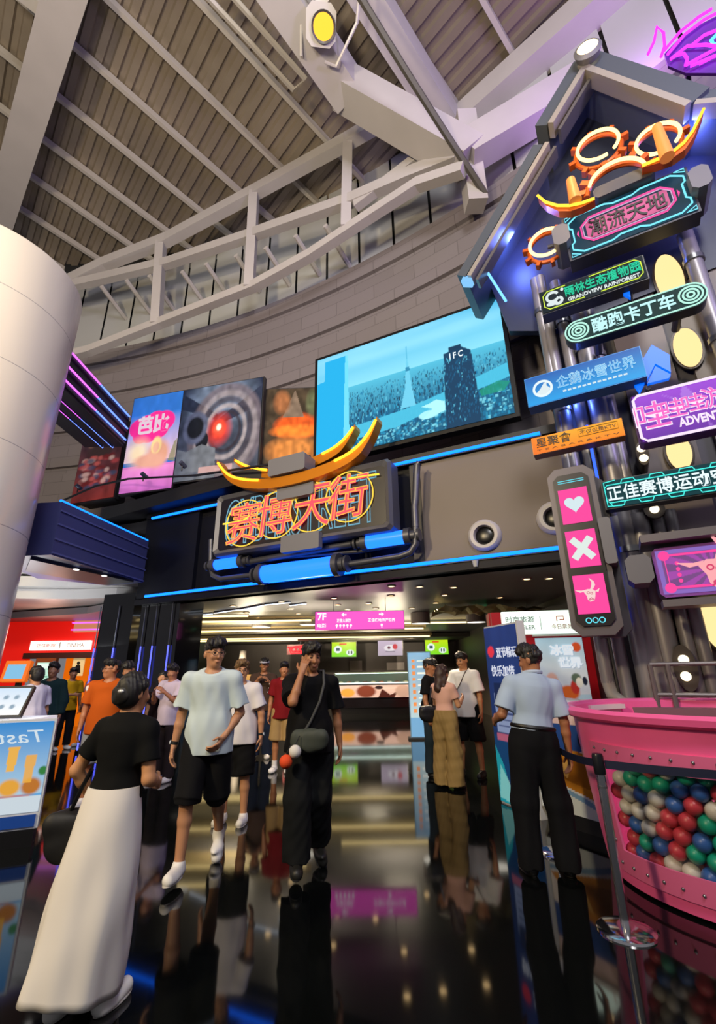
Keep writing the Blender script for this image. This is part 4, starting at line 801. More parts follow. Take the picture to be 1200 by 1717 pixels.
for x in (-.52, -.44, -.36, -.28, -.20): MB().disc((x, -.11), .028, .028, -.014, -.008).box((x, -.011, -.15), (.02, .006, .04)).build('pictogram', WL, t)
MB().disc((.5, -.11), .028, .028, -.014, -.008).box((.5, -.011, -.15), (.02, .006, .04)).build('pictogram', WL, t)
# exit sign, drum lamps
p = at_y(803, 1021, 12.5); t = thing('exit_sign', 'small green lit exit sign hanging from the hall ceiling', 'sign', p)
MB().box((0, .03, 0), (.52, .06, .24)).build('housing', mat('#6a7f90', .4), t); MB().box((0, -.004, 0), (.42, .01, .15)).build('face', glow((.02, .8, .22), 1.1), t); text('lettering', 'EXIT', .32, .08, glow((.8, 1, .85), 1), t, 0, 0, -.012, .002)
for x in (-.2, .2): MB().tube([(x, .03, .12), (x, .03, 3.08 - p.z)], .008, 6).build('hanging_rod', DARK, t)
for x, y, Y, lab in ((705, 1046, 13.2, 'white drum pendant lamp right of the pink hanging sign'), (798, 1044, 12.6, 'white drum pendant lamp below the green exit sign'), (438, 1052, 15.5, 'white drum pendant lamp at the left of the hall'), (518, 1048, 14.0, 'white drum pendant lamp half hidden by the pink sign')):
    p = at_y(x, y, Y); t = thing('drum_lamp', lab, 'pendant lamp', p); r = 15 * Y / 770 * 1.05
    MB().lathe([(r, .0), (r, .30), (r * .3, .31), (0, .31)], n=32).build('shade', mat('#8f8780', .5), t, True); MB().lathe([(0, .01), (r * .97, .012)], n=32).build('diffuser', glow((1.0, .93, .78), 2.2), t)
    MB().tube([(0, 0, .3), (0, 0, max(.35, 3.08 - p.z))], .012, 6).build('cord', DARK, t)
# menu screens and red neon on the back wall
def menu(lab, x0, y0, x1, y1, kind):
    a, b = at_y(x0, y0, 22), at_y(x1, y1, 22); t = thing('menu_screen', lab, 'screen', ((a.x + b.x) / 2, 22, (a.z + b.z) / 2)); w, h = b.x - a.x, a.z - b.z
    MB().box((0, .06, 0), (w + .06, .1, h + .06)).build('frame', BLACKP, t); p = Pic(48, 30, '#6fd01c')
    if kind == 'g':
        p.grad('#7be02a', '#c8e81a', 0, 1).ell(.25, .5, .16, .25, '#eef8f0', .2).ell(.75, .28, .16, .2, '#e6f2ea', .2).rect(.18, .4, .32, .6, '#3a5a66').rect(.66, .2, .72, .38, '#2f4a40').rect(.78, .2, .84, .38, '#2f4a40').rect(.3, .82, .6, .92, '#e0521c')
    else: p.grad('#b8a8b8', '#cbb8cc', 0, 1).ell(.5, .5, .25, .2, '#e8e0e4', .2).ell(.7, .58, .1, .18, '#c8283c', .3).ell(.45, .52, .06, .1, '#6a3a4a', .4).rect(.3, .22, .7, .3, '#8c8090')
    p.mesh('display', w, h, LIT, t, y=-.002); MB().tube([(0, .05, h / 2), (0, .05, 2.98 - t.location.z)], .03, 8).build('hanger', DARK, t)
menu('bright green menu screen right of the red neon sign', 556, 1077, 597, 1101, 'g'); menu('pale pink menu screen between the two green ones', 633, 1074, 675, 1099, 'p'); menu('bright green menu screen behind the three standing friends', 712, 1073, 752, 1097, 'g')
a, b = at_y(481, 1081, 21.5), at_y(526, 1097, 21.5); t = thing('neon_sign', 'red glowing lettering box at the back of the hall', 'sign', ((a.x + b.x) / 2, 21.5, (a.z + b.z) / 2)); w, h = b.x - a.x, a.z - b.z
MB().box((0, .1, 0), (w, .14, h)).build('housing', mat('#5a0a0a', .5), t); RN = glow((1.0, .03, .04), 1.8)
MB().line([(-w * .48, h * .2), (w * .48, h * .42)], .03, .0).build('neon_tube', RN, t); MB().line([(-w * .4, h * .15), (-w * .35, -h * .4), (w * .1, -h * .35)], .03, .0).build('neon_tube', RN, t)
for q in (-.25, -.1, .05, .18): MB().ring((q * w, 0), h * .2, .028, .0, 30, 330).build('neon_letter', RN, t)
MB().tube([(0, .1, h / 2), (0, .1, 2.98 - t.location.z)], .03, 8).build('hanger', DARK, t)
# display counter, notices, menu board
t = thing('display_counter', 'long glass-topped dessert counter with a fruit picture front', 'counter', (.52, 19.0, 0)); w = 3.1
MB().box((0, .4, .12), (w, .7, .24)).build('plinth', BLACKP, t); MB().box((0, .4, .42), (w, .74, .36)).build('lower_body', mat('#1a1418', .12), t)
p = Pic(90, 24, '#d8b9b4').mottle(.1, 8).ell(.17, .4, .09, .35, '#e0a04a', .3).ell(.4, .5, .12, .5, '#7a3e30', .3).poly([(.55, 0), (.6, .7), (.7, .2), (.8, .5), (.75, 0)], '#4a2420').ell(.86, .5, .10, .5, '#b89a90', .3).ell(.56, .8, .05, .15, '#2f2228', .3)
p.mesh('picture_front', w, .44, BACKLIT, t, z=.82, y=.0); MB().box((0, .4, .82), (w, .76, .42)).build('upper_body', mat('#8c7c78', .4), t)
MB().b2((-w / 2, .02, 1.04), (w / 2, .75, 1.09)).build('worktop', STEEL, t); MB().box((0, .03, 1.12), (w, .03, .04)).build('light_line', glow((.8, 1, .92), 2.0), t)
g = mat('#cfe8e0', .05, trans=.9, alpha=.45); MB().box((0, .06, 1.30), (w, .02, .38)).build('front_glass', g, t); MB().box((0, .4, 1.5), (w, .7, .03)).build('glass_lid', mat('#9fb8ac', .15), t); MB().box((0, .2, 1.475), (w - .1, .04, .02)).build('case_light', glow((.85, 1, .93), 4.0), t)
for x in (-w / 2, w / 2): MB().box((x, .06, 1.3), (.05, .05, .42)).build('glass_post', STEEL, t)
MB().box((0, .7, 1.3), (w, .03, .38)).build('rear_panel', mat('#a8bcb0', .3), t)
rng2 = random.Random(3)
for k in range(9): MB().ball((-1.3 + k * .32, .35, 1.14), .09, (1.3, 1, .6)).build('dessert', mat(['#e8d9b0', '#c8603a', '#f0e8e0', '#8a4a3a'][k % 4], .5), t, True)
for x0, y0, x1, y1, lab in ((586, 1108, 607, 1125, 'white paper notice behind the left half of the dessert counter'), (648, 1111, 678, 1123, 'wide white paper notice behind the right half of the dessert counter')):
    a, b = at_y(x0, y0, 23.58), at_y(x1, y1, 23.58); t = thing('notice', lab, 'notice', ((a.x + b.x) / 2, 23.58, (a.z + b.z) / 2)); MB().box((0, .01, 0), (b.x - a.x, .02, a.z - b.z)).build('sheet', mat('#b8b0ac', .6), t)
fr = Frame((1.18, 12.0), -.05); t = thing('menu_board', 'tall pale blue menu board standing beside the dessert counter', 'board', (1.46, 12.0, 0), fr.rot)
MB().box((0, .03, 1.0), (.58, .06, 1.96)).build('panel', mat('#5c86b0', .4), t); MB().box((0, .05, .02), (.7, .35, .04)).build('foot', DARK, t)
p = Pic(30, 90, '#8fb8d8').grad('#a8c4d4', '#6f9cc8', 0, 1)
for k in range(9): p.rect(.15, .28 + k * .075, .3, .32 + k * .075, '#d0844a'); p.rect(.38, .29 + k * .075, .85, .31 + k * .075, '#dfe8ee')
p.rect(0, 0, 1, .22, '#4a8ccc', .8); p.mesh('print', .54, 1.9, BACKLIT, t, z=1.0, y=-.004)
t = thing('drink_dispenser', 'dispenser with a white hopper on a brown cabinet behind the walking crowd', 'machine', at_y(404, 1130, 18) * 1); t.location.z = 0
MB().box((0, .2, .5), (.6, .5, 1.0)).build('cabinet', mat('#4a3f36', .5), t); MB().box((0, .1, 1.35), (.28, .3, .7), ch=.04).build('body', mat('#8d8276', .4), t); MB().lathe([(.12, 1.7), (.14, 2.0), (.12, 2.35), (0, 2.36)], (0, .1, 0), 20).build('hopper', mat('#c8c6c4', .3), t, True); MB().box((.3, .1, 1.25), (.22, .3, .5)).build('side_body', mat('#a88a5a', .4), t)

# ticket booth on the right: banner, counter, lit sign, wall
fr = Frame((1.68, 6.41), (5.7 - 6.41) / (1.9 - 1.68)); w = math.hypot(.22, .71)
t = thing('banner_panel', 'tall navy banner panel with red badge and white characters beside the guard', 'banner', fr.w(w / 2, 0, 0), fr.rot)
MB().box((0, .04, 1.03), (w, .07, 2.06)).build('panel', mat('#c9ccd4', .4), t); MB().box((w / 2 + .01, .03, 1.03), (.03, .1, 2.08)).build('edge', mat('#d5d8dc', .3), t)
p = Pic(60, 150, '#1c2f66').grad('#0d2f5a', '#253a78', .0, 1.0).mottle(.12, 8).ell(.16, .85, .10, .035, '#d8384a', .1).rect(.12, .38, .9, .60, '#8fa2cc', .8).rect(.14, .56, .88, .66, '#16284f').rect(.3, .585, .6, .615, '#c8a83a', .8).rect(0, .0, 1, .36, '#12406e', .8)
for k in range(5): p.rect(.18, .41 + .035 * k, .5 + .3 * ((k * 7) % 3) / 2, .42 + .035 * k, '#3a4a7a')
p.poly([(0, 0), (0, .3), (.2, .2), (.35, .05), (.4, 0)], '#1fa0b0', .8).poly([(0, .02), (.1, .2), (.3, .12), (.5, 0)], '#9fe0dc', .5).rect(.1, .33, .9, .37, '#d06a80', .6); p.mesh('print', w, 2.02, BACKLIT, t, z=1.03, y=-.004)
WQ = glow((.85, .88, 1), .8); text('lettering', '双节畅玩', w * .58, .13, WQ, t, .10, 1.72, -.012, .003, .01); text('lettering', '快乐加倍', w * .66, .13, WQ, t, -.02, 1.50, -.012, .003, .01)
A, B, C2, D2 = (1.92, 5.66), (2.28, 4.98), (2.66, 5.12), (2.62, 6.6)
t = thing('booth_counter', 'white promotional counter wrapped in penguin and ice cave pictures', 'counter', (0, 0, 0))
MB().slab([A, B, C2, D2], .14, 1.12).build('body', mat('#d6d4d2', .4), t); MB().slab([(1.96, 5.64), (2.29, 5.03), (2.62, 5.15), (2.58, 6.5)], 0, .14).build('plinth', mat('#141416', .4), t); MB().slab([(1.88, 5.68), (2.27, 4.93), (2.7, 5.1), (2.66, 6.65)], 1.12, 1.16).build('countertop', mat('#e6e2e0', .3), t)
fr2 = Frame(A, (B[1] - A[1]) / (B[0] - A[0])); w2_ = math.hypot(B[0] - A[0], B[1] - A[1])
p = Pic(90, 110, '#e6e0e0').rect(0, .84, 1, 1, '#e2c8c8').grad('#d8d8e4', '#dfe4ec', 0, .3).poly([(0, .55), (1, .60), (1, .84), (0, .84)], '#2a4f9a').poly([(0, .30), (.3, .52), (.6, .60), (1, .56), (1, .14), (.7, .2), (.35, .26)], '#c8862a').mottle(.15, 10).poly([(.1, .34), (.4, .5), (.9, .5), (.95, .24), (.5, .3)], '#8a5212', .7).poly([(.3, .4), (.6, .52), (.5, .32)], '#e8c070', .7)
p.poly([(0, .28), (.35, .24), (.7, .18), (1, .10), (1, .0), (0, 0)], '#4a90c8', .8).poly([(0, .24), (.35, .2), (.7, .13), (1, .05), (1, 0), (0, 0)], '#d8e4ec').ell(.22, .14, .07, .10, '#e8e4e2', .2).ell(.22, .22, .055, .04, '#c83a3a', .2).rect(.16, .13, .28, .15, '#c83a3a')
p.ell(.82, .70, .08, .09, '#20242f', .2).ell(.84, .68, .05, .06, '#e8e0d8', .2)
p.mesh('picture_wrap', w2_, .98, PRINT, t, warp=lambda c: np.stack([fr2.q[0] + fr2.t[0] * (c[:, 0] + w2_ / 2) + fr2.n[0] * .006, fr2.q[1] + fr2.t[1] * (c[:, 0] + w2_ / 2) + fr2.n[1] * .006, c[:, 2] + .63], -1))
fr3 = Frame((1.7, 6.38), (A[1] - 6.38) / (A[0] - 1.7)); 
RD = mat('#a00c1c', .4, emit='#8a0614', es=.15)
t = thing('booth_wall', 'red booth wall with a lit white sign and a snow-themed poster', 'booth', (2.35, 7.3, 0), R(-8))
MB().box((.55, .2, 1.18), (1.75, .3, 2.36)).build('wall', RD, t); MB().box((.42, .0, 2.19), (1.12, .12, .34)).build('sign_box', mat('#d8f0e4', .4, emit='#e2fbee', es=1.0), t)
sg = mat('#2a3a36', .5); text('sign_lettering', '时商旅游', .42, .09, sg, t, .12, 2.24, -.066, .002); text('sign_lettering', 'TRAVELER', .42, .06, sg, t, .12, 2.12, -.066, .002); MB().box((.42, -.064, 2.18), (.006, .004, .2)).build('sign_divider', sg, t); text('sign_lettering', '今日票务', .30, .07, mat('#b05a4a', .5), t, .72, 2.12, -.066, .002); MB().line([(.66, 2.2), (.66, 2.27), (.76, 2.27), (.76, 2.22), (.70, 2.22)], .008, -.066).build('sign_emblem', mat('#d8582a', .5), t)
p = Pic(60, 90, '#b8cdd8').grad('#d8d4d8', '#9fc4dc', .2, 1).mottle(.06, 6).ell(.85, .86, .1, .07, '#c8502a', .3)
p.ell(.55, .22, .22, .10, '#d8642a', .3).ell(.7, .30, .09, .10, '#c83a30', .3).ell(.75, .42, .10, .07, '#5a6a5a', .3).ell(.80, .36, .07, .07, '#e8e0d0', .2).ell(.92, .38, .05, .06, '#23283a', .2).ell(.25, .4, .12, .1, '#d8a89a', .4).rect(0, 0, 1, .08, '#e8e2e0')
pp = p.mesh('poster', .68, 1.0, BACKLIT, t, x=.66, z=1.46, y=.02); tx = mat('#3a5a86', .5); text('poster_lettering', '冰雪', .34, .16, glow((.9, .95, 1), .8), pp, .68, 1.78, .0, .004, .05); text('poster_lettering', '世界', .34, .16, glow((.9, .95, 1), .8), pp, .78, 1.6, .0, .004, .05)
MB().box((.66, .0, 2.0), (.74, .06, .03)).build('poster_rail', mat('#c8c8cc', .3), t); MB().prism([(.16, 1.72), (.24, 1.76), (.26, 1.66), (.18, 1.62)], .02, .045).build('card', mat('#d8ccd0', .5), t)
MB().box((1.28, -.1, 1.25), (.3, .5, 2.5)).build('side_post', mat('#121018', .4), t); MB().box((-.24, -.02, 2.2), (.14, .2, .3)).build('sign_end', RD, t)
t = thing('ceiling_foil', 'crumpled pale gold foil sheet hanging under the ceiling above the booth', 'decoration', at_y(815, 1024, 11.5)); g2 = 14
vs = [((i / g2 - .5) * 2.6, (j / 6 - .5) * 1.2, .10 * rng2.uniform(-1, 1)) for i in range(g2 + 1) for j in range(7)]
MB().add(vs, [(i * 7 + j, i * 7 + j + 1, (i + 1) * 7 + j + 1, (i + 1) * 7 + j) for i in range(g2) for j in range(6)]).build('sheet', mat('#c9bc86', .3, .3), t)
for x in (-1.0, 1.0): MB().tube([(x, 0, .0), (x, 0, 3.08 - t.location.z)], .006, 6).build('wire', STEEL, t)

# ---------------- left passage
t = thing('shop_sign', 'white lit sign over the orange doorway of the red shop', 'sign', (-8.75, 13.9, 2.38)); MB().box((0, .04, 0), (1.75, .1, .26)).build('housing', mat('#ffffff', .4, emit='#fff2ea', es=1.1), t); text('lettering', '正佳影院', .55, .1, mat('#a02020', .5), t, -.4, 0, -.016, .002); text('lettering', 'CINEMA', .5, .1, mat('#8a8a8a', .5), t, .45, 0, -.016, .002); MB().box((.0, -.014, 0), (.02, .01, .18)).build('divider', mat('#555555', .5), t)
a = at_y(28, 1117, 12.0); t = thing('ticket_machine', 'orange-framed ticket machine screen in front of the red shop', 'machine', (a.x, 12.0, 0)); MB().box((0, .2, .6), (.5, .35, 1.2)).build('cabinet', mat('#b0521a', .5), t); MB().box((0, .05, 1.65), (.62, .12, .5), rx=R(-12)).build('frame', mat('#f08030', .4, emit='#f07020', es=.6), t); MB().box((0, -.02, 1.65), (.44, .02, .34), rx=R(-12)).build('display', glow((.25, .55, .8), 1.0), t); MB().box((0, .2, 1.3), (.1, .1, .3)).build('neck', DARK, t)
a = at_y(73, 1127, 10.5); t = thing('info_totem', 'upright lit pale green information board in an orange frame', 'board', (a.x, 10.5, 0)); MB().box((0, .05, .95), (.44, .1, 1.9)).build('frame', mat('#b0521a', .5), t); p = Pic(20, 40, '#c8f0d8').rect(.1, .8, .9, .95, '#f0fff4').rect(.2, .3, .8, .34, '#7ab89a').rect(.2, .5, .8, .54, '#7ab89a'); p.mesh('display', .34, .62, LIT, t, z=1.5, y=-.004)
t = thing('door_notice', 'white hanging notice with a black figure in the orange doorway', 'sign', at_y(131, 1118, 14.1)); MB().box((0, 0, 0), (.34, .02, .5)).build('sheet', mat('#e8d8b0', .5, emit='#e8d090', es=.5), t); MB().ball((0, -.015, .1), .05, (1, .2, 1)).build('figure_head', BLACKP, t); MB().prism([(-.1, -.18), (.1, -.18), (.06, .05), (-.06, .05)], -.02, -.012).build('figure_body', BLACKP, t); MB().tube([(0, 0, .25), (0, 0, 2.19 - t.location.z)], .01, 6).build('cord', DARK, t)
# order counter with tilted touch screen and lit food panel
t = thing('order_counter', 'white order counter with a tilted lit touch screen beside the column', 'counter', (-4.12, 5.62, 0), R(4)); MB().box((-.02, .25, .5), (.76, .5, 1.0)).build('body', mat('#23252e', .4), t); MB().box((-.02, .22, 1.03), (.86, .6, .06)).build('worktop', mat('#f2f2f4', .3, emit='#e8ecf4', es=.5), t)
MB().box((-.05, .12, 1.24), (.62, .05, .36), rx=R(-28)).build('screen_body', DARK, t); p = Pic(40, 26, '#e8f2fa').grad('#ffffff', '#cfe4f8', 0, 1)
for i in range(4):
    for j in range(2): p.ell(.2 + .2 * i, .3 + .35 * j, .05, .08, '#8aa4b8', .4)
p.mesh('display', .58, .32, LIT, t, warp=lambda c: np.stack([c[:, 0] - .05, .092 + c[:, 2] * math.sin(R(28)), 1.246 + c[:, 2] * math.cos(R(28))], -1)); MB().box((-.05, .2, 1.1), (.12, .1, .12)).build('screen_foot', DARK, t)
fr = Frame((-4.05, 4.72), .45); w = 1.02
t = thing('food_panel', 'low lit panel showing glasses of juice and burgers against blue', 'lightbox', fr.w(w / 2, 0, 0), fr.rot)
MB().box((0, .06, .62), (w, .1, .96)).build('housing', mat('#c8d0d8', .4), t); MB().box((0, .08, .07), (w * .96, .2, .14)).build('base', BLACKP, t)
p = Pic(110, 90, '#5fa0d4').grad('#a8c8dc', '#2f86cc', .2, 1).rect(0, 0, 1, .17, '#c8d4dc')
p.poly([(0, .17), (0, .30), (.2, .24), (.5, .2), (.8, .2), (.95, .17)], '#d8702a', .6)
for x, v, q, c in ((.72, .28, .09, '#e0a03a'), (.90, .28, .08, '#b8702a'), (.55, .26, .08, '#d8803a'), (.35, .28, .12, '#d06a2a'), (.12, .3, .12, '#d8863a')): p.ell(x, v, q, .09, c, .4)
for x, v0, v1, c in ((.70, .45, .72, '#f0b020'), (.86, .32, .62, '#e8a83a'), (.52, .26, .52, '#d8b8a8')): p.poly([(x - .035, v0), (x + .03, v0), (x + .045, v1), (x - .05, v1)], c, .9)
p.ell(.98, .44, .04, .05, '#2f7a3a', .3)
pr = p.mesh('picture', w - .04, .80, LIT, t, z=.68, y=.004); text('script_lettering', 'Tasty', .50, .15, glow((.8, .92, 1), .8), pr, .16, .93, .0, .002, shear=.3, mirror=True)
MB().box((0, -.0, .21), (w - .06, .012, .10)).build('lower_glass', mat('#1c3c78', .1, emit='#123a8a', es=.35), t)
lamp('counter_glow', 'POINT', (-3.7, 5.5, 1.9), 10, (.8, .9, 1), .15)
lamp('shop_glow', 'POINT', (-8.4, 12.6, 2.6), 25, (1, .5, .35), .3); lamp('passage_light', 'SPOT', (-6.8, 9.6, 3.35), 110, (.9, .9, 1), .1, (-6.8, 9.6, 0), 120)
lamp('passage_fill', 'AREA', (-7.2, 9.6, 2.2), 70, (.95, .97, 1), .8, (-7.5, 10.5, 9))  # upward fill without a fixture, added to whiten the stepped soffit
for x in (-3.2, -.6, 2.2): lamp('downlight_and_fill_beam', 'SPOT', (x, 20.4, 2.8), 160, (1, .82, .6), .06, (x, 23.6, 1.3), 110)  # fill spots with no fixture, added to lift the dark end wall
# ================================================================== people: bodies grown from blended limbs
def _n(v): v = np.array(v, float); return v / np.linalg.norm(v)
class Field:
    def __init__(s, lo, hi, h):
        s.lo = np.array(lo, float); s.h = h; n = np.ceil((np.array(hi) - s.lo) / h).astype(int) + 1
        s.ax = [s.lo[i] + h * np.arange(n[i]) for i in range(3)]; s.F = np.full(n, .5)
    def sl(s, lo, hi):
        i0 = [max(0, int((lo[i] - s.lo[i]) / s.h)) for i in range(3)]; i1 = [min(len(s.ax[i]), int((hi[i] - s.lo[i]) / s.h) + 2) for i in range(3)]
        if any(a >= b for a, b in zip(i0, i1)): return None
        S = tuple(slice(a, b) for a, b in zip(i0, i1)); return S, s.ax[0][S[0]][:, None, None], s.ax[1][S[1]][None, :, None], s.ax[2][S[2]][None, None, :]
    def mix(s, S, d, k, sub):
        F = s.F[S]
        if sub: d = -d; h = np.clip(.5 - .5 * (F - d) / k, 0, 1); s.F[S] = F * (1 - h) + d * h + k * h * (1 - h)
        else: h = np.clip(.5 + .5 * (F - d) / k, 0, 1); s.F[S] = F * (1 - h) + d * h - k * h * (1 - h)
    def cone(s, a, b, ra, rb, k=.02, sub=False, cap=False, flat=None):
        a, b = np.array(a, float), np.array(b, float); m = max(ra, rb) + k + 2 * s.h
        q = s.sl(np.minimum(a, b) - m, np.maximum(a, b) + m)
        if q is None: return
        S, X, Y, Z = q; ab = b - a; L = ab @ ab + 1e-9; x, y, z = X - a[0], Y - a[1], Z - a[2]
        t = np.clip((x * ab[0] + y * ab[1] + z * ab[2]) / L, 0, 1); dx, dy, dz = x - t * ab[0], y - t * ab[1], z - t * ab[2]
        d = np.sqrt(dx * dx + dy * dy + dz * dz) - (ra + (rb - ra) * t)
        if cap: u = ab / math.sqrt(L); d = np.maximum(d, (X - b[0]) * u[0] + (Y - b[1]) * u[1] + (Z - b[2]) * u[2])
        s.mix(S, d, k, sub)
    def ell(s, c, r, M=None, k=.02, sub=False):
        c = np.array(c, float); r = np.array(r, float); m = max(r) + k + 2 * s.h; q = s.sl(c - m, c + m)
        if q is None: return
        S, X, Y, Z = q; x, y, z = X - c[0], Y - c[1], Z - c[2]
        if M is not None: x, y, z = M[0, 0] * x + M[1, 0] * y + M[2, 0] * z, M[0, 1] * x + M[1, 1] * y + M[2, 1] * z, M[0, 2] * x + M[1, 2] * y + M[2, 2] * z
        k0 = np.sqrt((x / r[0]) ** 2 + (y / r[1]) ** 2 + (z / r[2]) ** 2); k1 = np.sqrt((x / r[0] ** 2) ** 2 + (y / r[1] ** 2) ** 2 + (z / r[2] ** 2) ** 2) + 1e-6
        s.mix(S, np.clip(k0 * (k0 - 1) / k1, -1, 1), k, sub)
    def cut(s, p, n, jit=0, f=110):                                 # keep the side the normal points away from
        n = _n(n); s.F = np.maximum(s.F, (s.ax[0][:, None, None] - p[0]) * n[0] + (s.ax[1][None, :, None] - p[1]) * n[1] + (s.ax[2][None, None, :] - p[2]) * n[2] + jit * np.sin(s.ax[0][:, None, None] * f + 1) * np.sin(s.ax[1][None, :, None] * f * .9 + 2))
    def folds(s, amp, f, seed):
        r = np.random.default_rng(seed)
        for k in range(5):
            w = r.normal(size=3) * f * (1, 1, .55); s.F = s.F + amp * np.sin(s.ax[0][:, None, None] * w[0] + s.ax[1][None, :, None] * w[1] + s.ax[2][None, None, :] * w[2] + r.random() * 6)
    def mesh(s, name, m, parent=None):
        F = s.F; F[0] = F[-1] = .1; F[:, 0] = F[:, -1] = .1; F[:, :, 0] = F[:, :, -1] = .1
        sg = F < 0; c = np.zeros(tuple(k - 1 for k in F.shape), np.int8); a = sg.astype(np.int8)
        for i in (0, 1):
            for j in (0, 1):
                for k in (0, 1): c += a[i:a.shape[0] - 1 + i, j:a.shape[1] - 1 + j, k:a.shape[2] - 1 + k]
        I, J, K = np.nonzero((c > 0) & (c < 8)); n = len(I)
        if n == 0: return None
        idx = np.full(c.shape, -1, np.int64); idx[I, J, K] = np.arange(n); P = np.zeros((n, 3)); cnt = np.zeros(n)
        for ax in range(3):
            for u in (0, 1):
                for v in (0, 1):
                    o0 = [u, v]; o0.insert(ax, 0); o1 = list(o0); o1[ax] = 1
                    f0, f1 = F[I + o0[0], J + o0[1], K + o0[2]], F[I + o1[0], J + o1[1], K + o1[2]]; mk = (f0 < 0) != (f1 < 0)
                    t = np.where(mk, f0 / np.where(mk, f0 - f1, 1), 0); p = np.array(o0, float)[None].repeat(n, 0); p[:, ax] = t; P += p * mk[:, None]; cnt += mk
        P = (P / cnt[:, None] + np.stack([I, J, K], 1)) * s.h + s.lo; Q = []
        for ax in range(3):
            b, d = [i for i in range(3) if i != ax]; s0 = [slice(None)] * 3; s1 = [slice(None)] * 3; s0[ax] = slice(0, -1); s1[ax] = slice(1, None)
            A = sg[tuple(s0)]; B = sg[tuple(s1)]; E = np.nonzero(A != B); E = np.stack(E, 1); E = E[(E[:, b] > 0) & (E[:, d] > 0) & (E[:, b] < F.shape[b] - 1) & (E[:, d] < F.shape[d] - 1)]
            ins = sg[E[:, 0], E[:, 1], E[:, 2]]; q = []
            for db, dd in ((1, 1), (0, 1), (0, 0), (1, 0)):
                e = E.copy(); e[:, b] -= db; e[:, d] -= dd; q.append(idx[e[:, 0], e[:, 1], e[:, 2]])
            q = np.stack(q, 1); fl = ins if ax != 1 else ~ins; q[~fl] = q[~fl][:, ::-1]; Q.append(q)
        me = quads(name, P, np.concatenate(Q), True); me.materials.append(m); o = bpy.data.objects.new(name, me); col.objects.link(o)
        if parent is not None: o.parent = parent
        return o
def rotm(yaw, pitch=0, roll=0): return np.array((Matrix.Rotation(yaw, 3, 'Z') @ Matrix.Rotation(pitch, 3, 'X') @ Matrix.Rotation(roll, 3, 'Y')))
HAIR = '#14110f'
def person(label, loc, rz=0, H=1.72, res=.009, wide=1.0, skin='#c08a68', lean=(0, 0), head=(0, 0), armA=None, armB=None, legA=None, legB=None, toeA=0, toeB=0, curl=(.35, .35), palm=(None, None),
           shirt='#cccccc', sleeve=.62, hem=-.16, loose=.026, tuck=False, pants='#111114', leg_len=1.0, pant_w=.022, hair='short', hair_c=HAIR, shoe='#e8e6e2', cap=None, group=None, fem=False, sock=None, face=True, belly=0.0, skirt=None):
    k = H / 1.75; D = lambda v, d: _n(v if v is not None else d)
    ua, fa = (D(v, d) for v, d in zip(armA or (None, None), ((-.17, .02, -1), (-.06, -.22, -1)))); ub, fb = (D(v, d) for v, d in zip(armB or (None, None), ((.17, .02, -1), (.06, -.22, -1))))
    ta, sa = (D(v, d) for v, d in zip(legA or (None, None), ((-.06, -.03, -1), (-.01, .05, -1)))); tb, sb = (D(v, d) for v, d in zip(legB or (None, None), ((.06, -.03, -1), (.01, .05, -1))))
    hx = (.085 if not fem else .09) * k * (1 + (wide - 1) * .5); sp = _n((lean[0], lean[1], 1))
    pel = np.array([0, 0, .06 * k]); hips = (np.array([-hx, 0, 0]), np.array([hx, 0, 0])); legs = []
    for hp, th, sh, te in ((hips[0], ta, sa, toeA), (hips[1], tb, sb, toeB)):
        kn = hp + th * .43 * k; an = kn + sh * .41 * k; legs.append([hp, kn, an, te])
    foot = []
    for hp, kn, an, te in legs:
        fd = _n((np.sign(hp[0]) * .12, -math.cos(te), -math.sin(te))); hl = an + np.array([0, .02, -.055]) * k; tp = hl + fd * .19 * k + np.array([0, 0, .0]); foot.append((an, hl, tp))
    low = min(min(f[1][2], f[2][2]) for f in foot) - .030 * k
    off = np.array([0, 0, -low]); pel = pel + off; hips = [h + off for h in hips]; legs = [[a + off, b + off, c + off, t] for a, b, c, t in legs]; foot = [tuple(p + off for p in f) for f in foot]
    nb = pel + sp * .49 * k; sw = (.178 if not fem else .155) * k * wide; T = np.array([_n((1, 0, -sp[0])), np.cross(sp, _n((1, 0, -sp[0]))), sp]).T
    shl = [nb - sp * .072 * k + T[:, 0] * sx * sw for sx in (-1, 1)]; hm = rotm(head[0], head[1]); hc = nb + sp * .06 * k + np.array([0, -.012, .09]) * k
    arms = []
    for s_, u, f in ((shl[0], ua, fa), (shl[1], ub, fb)): e = s_ + u * .28 * k; arms.append((s_, e, e + f * .245 * k, f))
    pts = np.array([p for a in arms for p in a[:3]] + [p for l in legs for p in l[:3]] + [p for f in foot for p in f] + [hc]); lo = pts.min(0) - .24 * k; hi = pts.max(0) + .24 * k; lo[2] = -.02; hi[2] = max(hi[2], hc[2] + .2 * k)
    G = Field(lo, hi, res); w = wide
    def torso(g, t, kk=.05):
        g.ell(nb - sp * .15 * k, np.array([.150 * w, .105, .17]) * k + t, T, kk); g.ell(nb - sp * .33 * k - T[:, 1] * 0.01 + np.array([0, -belly * .5, 0]), np.array([(.135 if not fem else .118) * w, .098 + belly, .17]) * k + t, T, kk); g.ell(pel + sp * .03 * k, np.array([(.152 if not fem else .155) * w, .11 + belly * .5, .13]) * k + t, T, kk)
        g.cone(shl[0], shl[1], (.048 * k + t * .8), (.048 * k + t * .8), kk); g.cone(nb - sp * .03 * k, nb - sp * .08 * k, .06 * k + t * .6, .09 * k + t * .6, kk)
        if fem:
            for sx in (-1, 1): g.ell(nb - sp * .17 * k + T[:, 0] * sx * .065 * k - T[:, 1] * .075 * k, np.array([.06, .05, .06]) * k + t, T, .04)
    torso(G, -.006)
